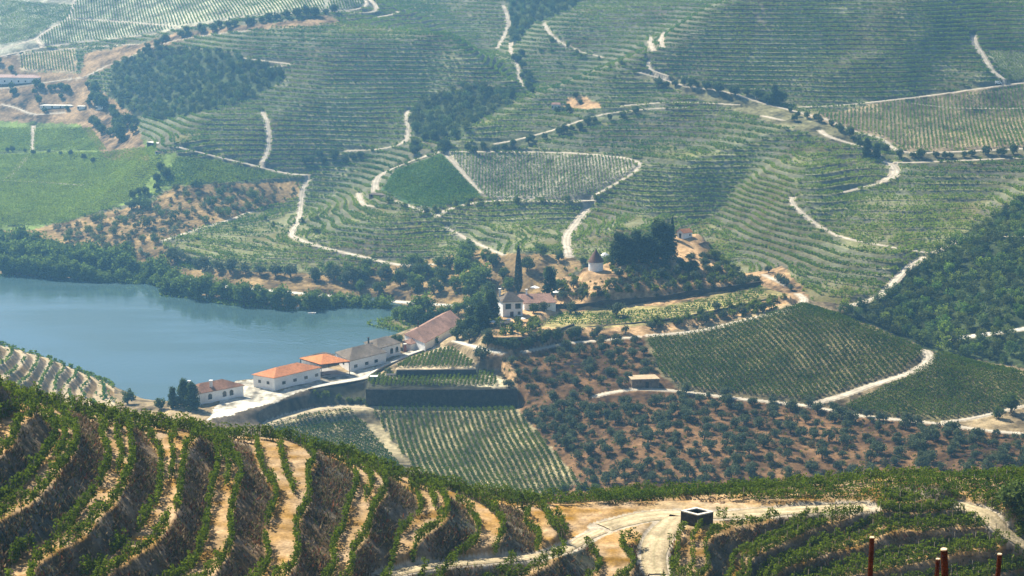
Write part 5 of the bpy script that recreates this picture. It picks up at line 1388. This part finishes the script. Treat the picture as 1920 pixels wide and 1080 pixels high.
P.build('roof', M_TILE_O, r, org)
opening('door', L_, A_, .5, zb + .05, .9, 1.9, r, org, M_PANE, None); opening('window', A_, B_, .75, zb + 1.0, .5, .7, r, org, M_PANE, None)
# 11 flat roofed stone shed in the orchard
q = hit(Z, 1185, 727, 420)[0]; q1 = hit(Z, 1236, 727, 420)[0]; zb = min(q[2], q1[2]); A_, B_ = q[:2], q1[:2]; L_ = A_ + V(-.2, .98)*4.5
org = np.array([*(A_ + B_) / 2, zb]); r = root('stone_shed', org, 'low brown stone shed with flat earthen roof among the olives', 'shed')
P = Parts(); P.prism([A_, B_, B_ + V(-.2, .98)*4.5, L_], zb - 1.5, zb + 2.7); P.build('wall', M_DRYST, r, org)
P = Parts(); P.prism([A_ + V(-.2, -.2), B_ + V(.2, -.2), B_ + V(-.2, .98)*4.7, L_ + V(-.2, .2)], zb + 2.71, zb + 2.95); P.build('roof', noisy('earth_roof', (.46, .35, .22), .95, .05, None, ((.8, .2),)), r, org)
opening('door', A_, B_, .55, zb + .1, 1.0, 1.8, r, org, M_PANE, None)

# far buildings
def far_house(name, label, u0, u1, v, ym, h, depth, roofm, rise, wallm=M_WHITE, nwin=3):
    q0, q1 = hit(Z, u0, v, ym)[0], hit(Z, u1, v, ym)[0]; zz = (q0[2] + q1[2]) / 2
    q1[1] = q0[1] + (q1[1] - q0[1]) * .4
    d = unit(q1 - q0); L_ = q0[:2] + np.array([-d[1], d[0]]) * depth
    r, org, cs, rf = house(name, label, q0, q1, L_, zz, h, roofm, rise, .3, .12, wallm, 3)
    for t in np.linspace(.12, .88, nwin): opening('window', q0, q1, t, zz + h * .35, .9, 1.0, r, org, M_PANE, None)
    return r
far_house('farm_building', 'long white farm building with pale pink roof at the left frame edge', -14, 67, 159, 850, 4.2, 7, tiles('faded_tiles', (.52, .36, .30), .15), 1.6, M_WHITE, 6)
far_house('white_barn', 'long low white barn below the hillside road on the left', 75, 134, 205, 800, 2.0, 4, M_CAP, .5, M_WHITE, 4)
far_house('white_barn', 'short white barn standing left of the big dark trees', 145, 158, 206, 800, 2.0, 3, M_CAP, .4, M_WHITE, 1)
far_house('white_barn', 'small white barn standing right of the big dark trees', 180, 193, 207, 800, 2.0, 3, M_CAP, .4, M_WHITE, 1)
far_house('field_shed', 'small field shed with flat pale roof above the white low one', 276, 303, 279, 700, 1.6, 3, M_CAP, .3, M_STONE, 1)
far_house('field_shed', 'low white field shed beside a dark tree by the flat fields', 291, 312, 291, 700, 1.4, 3, M_TILE_G, .4, M_WHITE, 1)
far_house('farmhouse', 'lone small farmhouse with pale walls on the far terraces', 1034, 1050, 206, 760, 2.6, 3.2, M_TILE_P, .9, M_WHITE, 2)
far_house('ruined_hut', 'grey stone hut inside the looping track', 692, 730, 374, 650, 1.6, 4, M_TILE_G, .6, M_DRYST, 2)

# ---------------------------------------------------------------- retaining walls
def wall_along(pts, zt, zb_, label, m=M_STONE, th=.55, name='retaining_wall'):
    pts = [np.array(p, float)[:2] for p in pts]; P = Parts()
    nv = []
    for i, p in enumerate(pts):
        d = unit(pts[min(i+1, len(pts)-1)] - pts[max(i-1, 0)]); nv.append(np.array([d[1], -d[0]]))
    n_ = len(pts); f_ = []; vs_ = []
    for p, k, t, b in zip(pts, nv, zt, zb_):
        vs_ += [(*(p + k*th), b), (*(p + k*th*.8), t), (*(p - k*th*.3), t), (*(p - k*th*.3), b)]
    for i in range(n_ - 1):
        a_ = 4*i; f_ += [(a_, a_+4, a_+5, a_+1), (a_+1, a_+5, a_+6, a_+2), (a_+2, a_+6, a_+7, a_+3)]
    f_ += [(0, 1, 2, 3), (4*n_-1, 4*n_-2, 4*n_-3, 4*n_-4)]
    P.poly(vs_, f_)
    return tag(P.build(name, m), label, 'wall')
def dens(pts, k=6):
    pts = np.array(pts, float); t = np.arange(len(pts)); tq = np.linspace(0, len(pts)-1, (len(pts)-1)*k+1)
    return cubic_up(t.astype(float), pts, tq)
q = dens([(686,730),(760,730),(840,730),(970,730)]); w3 = np.array([pz(u, v, 12.6) for u, v in q])
wall_along(w3, [12.75]*len(w3), [6.0]*len(w3), 'long dark schist retaining wall under the lower vine plot')
q = dens([(744,694.5),(800,694),(893,693)]); w3 = np.array([pz(u, v, 15.0) for u, v in q])
wall_along(w3, [15.15]*len(w3), [11.5]*len(w3), 'low dark retaining wall between the two small vine plots')
q = dens([(578,730.5),(620,722.5),(660,716),(690,710.5)]); w3 = np.array([pz(u, v, 12.0) for u, v in q])
wall_along(w3, [12.15]*len(w3), [5.5]*len(w3), 'dark retaining wall holding up the white access road')
q = dens([(693,708),(715,693),(745,680),(780,665),(826,651)]); w3 = np.array([pz(u, v, 12.2) for u, v in q])
wall_along(w3, [12.9]*len(w3), [11.0]*len(w3), 'thin dark wall between access road and small vine plots')
q = dens([(924,634),(965,633),(1010,630),(1075,608)]); w3 = np.array([pz(u, v, 22.0) for u, v in q])
wall_along(w3, [22.2]*len(w3), [20.4]*len(w3), 'shaded stone wall under the manor garden')
q = [(1012,614,525.2),(1070,614,525.2),(1130,614,525.2),(1185,610.5,525.8),(1240,606,526.2),(1290,595.5,529),(1340,584.5,532),(1395,570,536.5),(1440,557.5,540.2),(1490,552,540.2)]
w3 = np.array([[float(c) for c in at_y(*p)] for p in q]); zt = zat(Z, w3[:, 0], w3[:, 1] + 1.6) + .15
wall_along(w3, zt, zt - 4.2, 'long curved dark stone wall along the outer edge of the hill terrace')
q = [(1040,577,546),(1090,574.5,545.5),(1131,573,545),(1190,569.5,547),(1244,565,549),(1300,555,551),(1360,543,553),(1425,527,557)]
w3 = np.array([[float(c) for c in at_y(*p)] for p in q]); zt = zat(Z, w3[:, 0], w3[:, 1] + 1.5) + .1; zl = zat(Z, w3[:, 0], w3[:, 1] - 2.0)
wall_along(w3, np.maximum(zt, zl + 1.6), zl - 1, 'second dark stone wall higher on the hill behind the low terrace vines')
q = dens([(1310,459),(1325,456),(1345,466)]); w3 = hit(Z, q[:, 0], q[:, 1], 520); zt = w3[:, 2] + .6
wall_along(w3, zt, zt - 2, 'short garden wall right of the chapel', M_DRYST, .4)

# ---------------------------------------------------------------- tank, posts, small things
zk = 87.0
cn = [pz(u, v, zk)[:2] for u, v in ((1276, 980), (1308, 988.5), (1337, 982))]; c4 = cn[0] + cn[2] - cn[1]
cn = [cn[0], cn[1], cn[2], c4]; cc_ = sum(cn) / 4; zk = float(zat(Z, *cc_))
org = np.array([*cc_, zk]); r = root('stone_tank', org, 'square dark stone water tank with pale rim beside the yard track', 'tank')
ins = [cc_ + (p - cc_) * .74 for p in cn]; ht = 1.3
def ringmesh(o_, i_, z0, z1):
    P = Parts(); vs_ = [(*p, z0) for p in o_] + [(*p, z1) for p in o_] + [(*p, z1) for p in i_] + [(*p, z0) for p in i_]; f_ = []
    for i in range(4):
        j = (i+1) % 4; f_ += [(i, j, 4+j, 4+i), (4+i, 4+j, 8+j, 8+i), (8+i, 8+j, 12+j, 12+i)]
    P.poly(vs_, f_); return P
ringmesh(cn, ins, zk - 1.2, zk + ht).build('wall', M_STONE, r, org)
ringmesh([cc_ + (p - cc_) * 1.03 for p in cn], [cc_ + (p - cc_) * .72 for p in cn], zk + ht + .003, zk + ht + .12).build('rim', M_CAP, r, org)
P = Parts(); P.poly([(*p, zk + .35) for p in ins], [(0, 1, 2, 3)]); P.build('water', mat('tank_water', (.01, .02, .02), .1, .5), r, org)

for u, v, Y, rad, lean, lab in [(1635, 1008.5, 33, .054, (0, 0), 'slim rusty brown vineyard post standing apart, left of the others'),
                                (1770, 1031, 28, .064, (.17, 0), 'thick leaning rusty post with pale sawn top'),
                                (1758.5, 1049, 36, .050, (-.01, 0), 'short thin rusty post just left of the leaning one'),
                                (1874.5, 1040, 31, .048, (-.03, 0), 'rusty post standing nearest the right frame edge')]:
    top = np.array([float(c) for c in at_y(u, v, Y)]); zg = float(zat(Z, top[0], top[1]))
    bot = np.array([top[0] + lean[0] * 1.6, top[1], min(zg - .4, top[2] - 1.6)])
    org = bot; r = root('wooden_post', org, lab, 'post', 'rusty vineyard posts')
    P = Parts(); P.cyl(bot, top, rad * 1.08, rad, 14); P.build('shaft', M_WOOD, r, org)
    d = (top - bot) / np.linalg.norm(top - bot)
    P = Parts(); P.cyl(top + d * .002, top + d * .022, rad * .98, rad * .93, 14); P.build('cap', M_CUT, r, org)

def parasol(u, v, ym, label, s=1.0):
    g_ = np.array(gpos(u, v, ym)); r = root('parasol', g_, label, 'parasol', 'white parasols by the manor')
    P = Parts(); P.cyl(g_, g_ + V(0, 0, 2.3*s), .05, .05, 6); P.build('pole', M_CAP, r, g_)
    P = Parts(); P.cyl(g_ + V(0, 0, 1.9*s), g_ + V(0, 0, 2.5*s), 1.5*s, .06, 8); P.build('canopy', M_WHITE, r, g_)
parasol(925, 611, 490, 'white parasol at the left corner of the garden below the manor', .8)
parasol(954, 606, 490, 'white parasol in front of the manor door', .7)
parasol(980, 604, 490, 'white parasol by the round tree at the manor corner', .7)
parasol(1043, 556, 520, 'white parasol at the right end of the pink wing roof', .9)
parasol(1003, 550, 520, 'big white parasol rising behind the pink wing roof', 1.3)
g_ = np.array(gpos(1134, 482, 540)); r = root('white_tent', g_, 'small rounded white tent between tower and hilltop evergreens', 'tent')
P = Parts(); P.cyl(g_ + V(0, 0, -.5), g_ + V(0, 0, 1.0), 1.7, 1.6, 16); P.build('side', M_WHITE, r, g_)
P = Parts(); P.cyl(g_ + V(0, 0, 1.0), g_ + V(0, 0, 1.9), 1.65, .5, 16); P.build('top', M_WHITE, r, g_)
def pergola(u0, v0, w_, d_, h_, ym, label, m, mr):
    g_ = np.array(gpos(u0, v0, ym)); r = root('pergola', g_, label, 'pergola')
    for x, y in ((0, 0), (w_, 0), (0, d_), (w_, d_)):
        P = Parts(); P.box(g_[:2] + V(x, y), (1, 0), (0, 1), .09, .09, g_[2] - .4, g_[2] + h_); P.build('post', m, r, g_)
    P = Parts()
    for k in range(7): P.box(g_[:2] + V(w_*k/6, d_/2), (1, 0), (0, 1), .07, d_/2 + .2, g_[2] + h_ + .003, g_[2] + h_ + .12)
    P.box(g_[:2] + V(w_/2, d_/2), (1, 0), (0, 1), w_/2 + .2, d_/2 + .2, g_[2] + h_ + .124, g_[2] + h_ + .18); P.build('roof', mr, r, g_)
pergola(725, 712, 2.7, 1.6, 1.5, 470, 'small white framed pergola with dark cover at the end of the lower vine plot', M_WHITE, M_STEEL)
pergola(938, 617, 4.0, 2.6, 1.9, 490, 'dark covered pergola on the terrace below the manor', M_CAP, M_STEEL)
g_ = np.array(gpos(694, 714, 470)); A_ = g_[:2]; r = root('pump_house', g_, 'little white roofed pump house beside the lower vine plot', 'shed')
P = Parts(); P.box(A_ + V(1.1, .7), (1, 0), (0, 1), 1.1, .7, g_[2] - .5, g_[2] + 1.3); P.build('wall', noisy('grey_render', (.42, .43, .44), .9, .1, None, ((2, .1),)), r, g_)
P = Parts(); P.box(A_ + V(1.1, .7), (1, 0), (0, 1), 1.25, .85, g_[2] + 1.302, g_[2] + 1.5); P.build('roof', M_WHITE, r, g_)
opening('door', A_, A_ + V(2.2, 0), .7, g_[2] + .05, .6, 1.0, r, g_, M_PANE, None)
# small boat at the far bank
g_ = np.array([*pz(585, 588, 0.0)[:2], 0.0]); r = root('rowing_boat', g_, 'small white boat moored under the trees of the far bank', 'boat')
hull = [(-1.7, 0, .45), (-1.0, -.55, .40), (.6, -.6, .40), (1.5, -.4, .45), (1.5, .4, .45), (.6, .6, .40), (-1.0, .55, .40)]
P = Parts(); P.poly([g_ + V(*p) for p in hull] + [g_ + V(p[0]*.85, p[1]*.6, -.15) for p in hull] + [g_ + V(p[0]*.9, p[1]*.85, p[2] - .02) for p in hull] + [g_ + V(p[0]*.75, p[1]*.5, .02) for p in hull],
       [(i, (i+1) % 7, 7+(i+1) % 7, 7+i) for i in range(7)] + [tuple(range(7, 14))] + [(i, (i+1) % 7, 14+(i+1) % 7, 14+i) for i in range(7)] + [(14+i, 14+(i+1) % 7, 21+(i+1) % 7, 21+i) for i in range(7)] + [tuple(range(21, 28))])
P.build('hull', M_WHITE, r, g_)
P = Parts(); P.box(g_[:2] + V(.2, 0), (1, 0), (0, 1), .15, .5, .30, .36); P.build('seat', M_CUT, r, g_)
# van by the far right junction
g_ = np.array(gpos(1866, 158, 780)); r = root('parked_van', g_, 'small white van parked by the road junction at far right', 'van')
side = [(0, .35), (3.4, .35), (3.4, .95), (3.1, 1.05), (2.6, 1.7), (0, 1.75)]
P = Parts(); P.poly([g_ + V(x, 0, z) for x, z in side] + [g_ + V(x, 1.5, z) for x, z in side], [tuple(range(6)), tuple(range(6, 12))[::-1]] + [(i, (i+1) % 6, 6+(i+1) % 6, 6+i) for i in range(6)]); P.build('body', M_WHITE, r, g_)
P = Parts(); P.prism([g_[:2] + V(1.7, -.02), g_[:2] + V(2.55, -.02), g_[:2] + V(2.55, -.005), g_[:2] + V(1.7, -.005)], g_[2] + 1.05, g_[2] + 1.5); P.build('window', M_PANE, r, g_)
for x, y in ((.7, 0), (2.7, 0), (.7, 1.5), (2.7, 1.5)):
    P = Parts(); P.cyl(g_ + V(x, y - .1, .33), g_ + V(x, y + .1, .33), .33, .33, 12); P.build('wheel', M_STEEL, r, g_)
for u, v, h_, lab in ((1537, 760, 3.2, 'thin dark pole at the junction below the broad vine slope'), (1796, 793, 3.0, 'thin dark pole at the lower right field corner')):
    g_ = np.array(gpos(u, v, 400)); r = root('utility_pole', g_, lab, 'pole')
    P = Parts(); P.cyl(g_ + V(0, 0, -.4), g_ + V(0, 0, h_), .11, .08, 8); P.build('shaft', M_STEEL, r, g_)
    P = Parts(); P.box(g_[:2], (1, 0), (0, 1), .5, .05, g_[2] + h_ - .3, g_[2] + h_ - .2); P.build('crossarm', M_STEEL, r, g_)
# dry weeds on the near banks
bm_ = bank & NEARZ & inframe & (GY > 104) & (RD > .3)
ii, jj = np.nonzero(bm_)
pick = rng.choice(len(ii), min(70000, len(ii)), replace=False); ii, jj = ii[pick], jj[pick]
dn = vnoise(GX[ii, jj] / 2.2, GY[ii, jj] / 2.2, 81) + .5
k = rng.random(len(ii)) < np.clip(dn * 1.6 - .2, .1, 1); ii, jj = ii[k], jj[k]
base = np.stack([GX[ii, jj], GY[ii, jj], Z[ii, jj]], 1) + rng.normal(size=(len(ii), 3)) * np.array([.15, .15, 0])
Qs, Ts = [], []
for b in range(3):
    N = len(base); a_ = rng.uniform(0, 6.28, N); h_ = rng.uniform(.14, .42, N); ws = rng.uniform(.03, .09, N)
    e = np.stack([np.cos(a_) * ws, np.sin(a_) * ws, np.zeros(N)], 1); lean = np.c_[rng.normal(size=(N, 2)) * .16, h_]
    Qs.append(np.stack([base - e, base + e, base + e * .3 + lean, base - e * .3 + lean], 1))
    t = rng.random((N, 1)); g2 = (rng.random((N, 1)) < .16)
    Ts.append(np.where(g2, np.array((.10, .13, .03)), np.where(rng.random((N, 1)) < .12, np.array((.26, .09, .04)), np.array((.08, .06, .038)) * (1 - t) + np.array((.34, .26, .15)) * t)))
struct(link('dry_weeds', quad_mesh('dry_weeds', np.concatenate(Qs), np.concatenate(Ts), noisy('dry_weeds', (.2, .15, .1), .9, .05, 'tint', ((2, .2),), trans=.2))), 'stuff', 'dry weeds and tufts on the steep near banks')
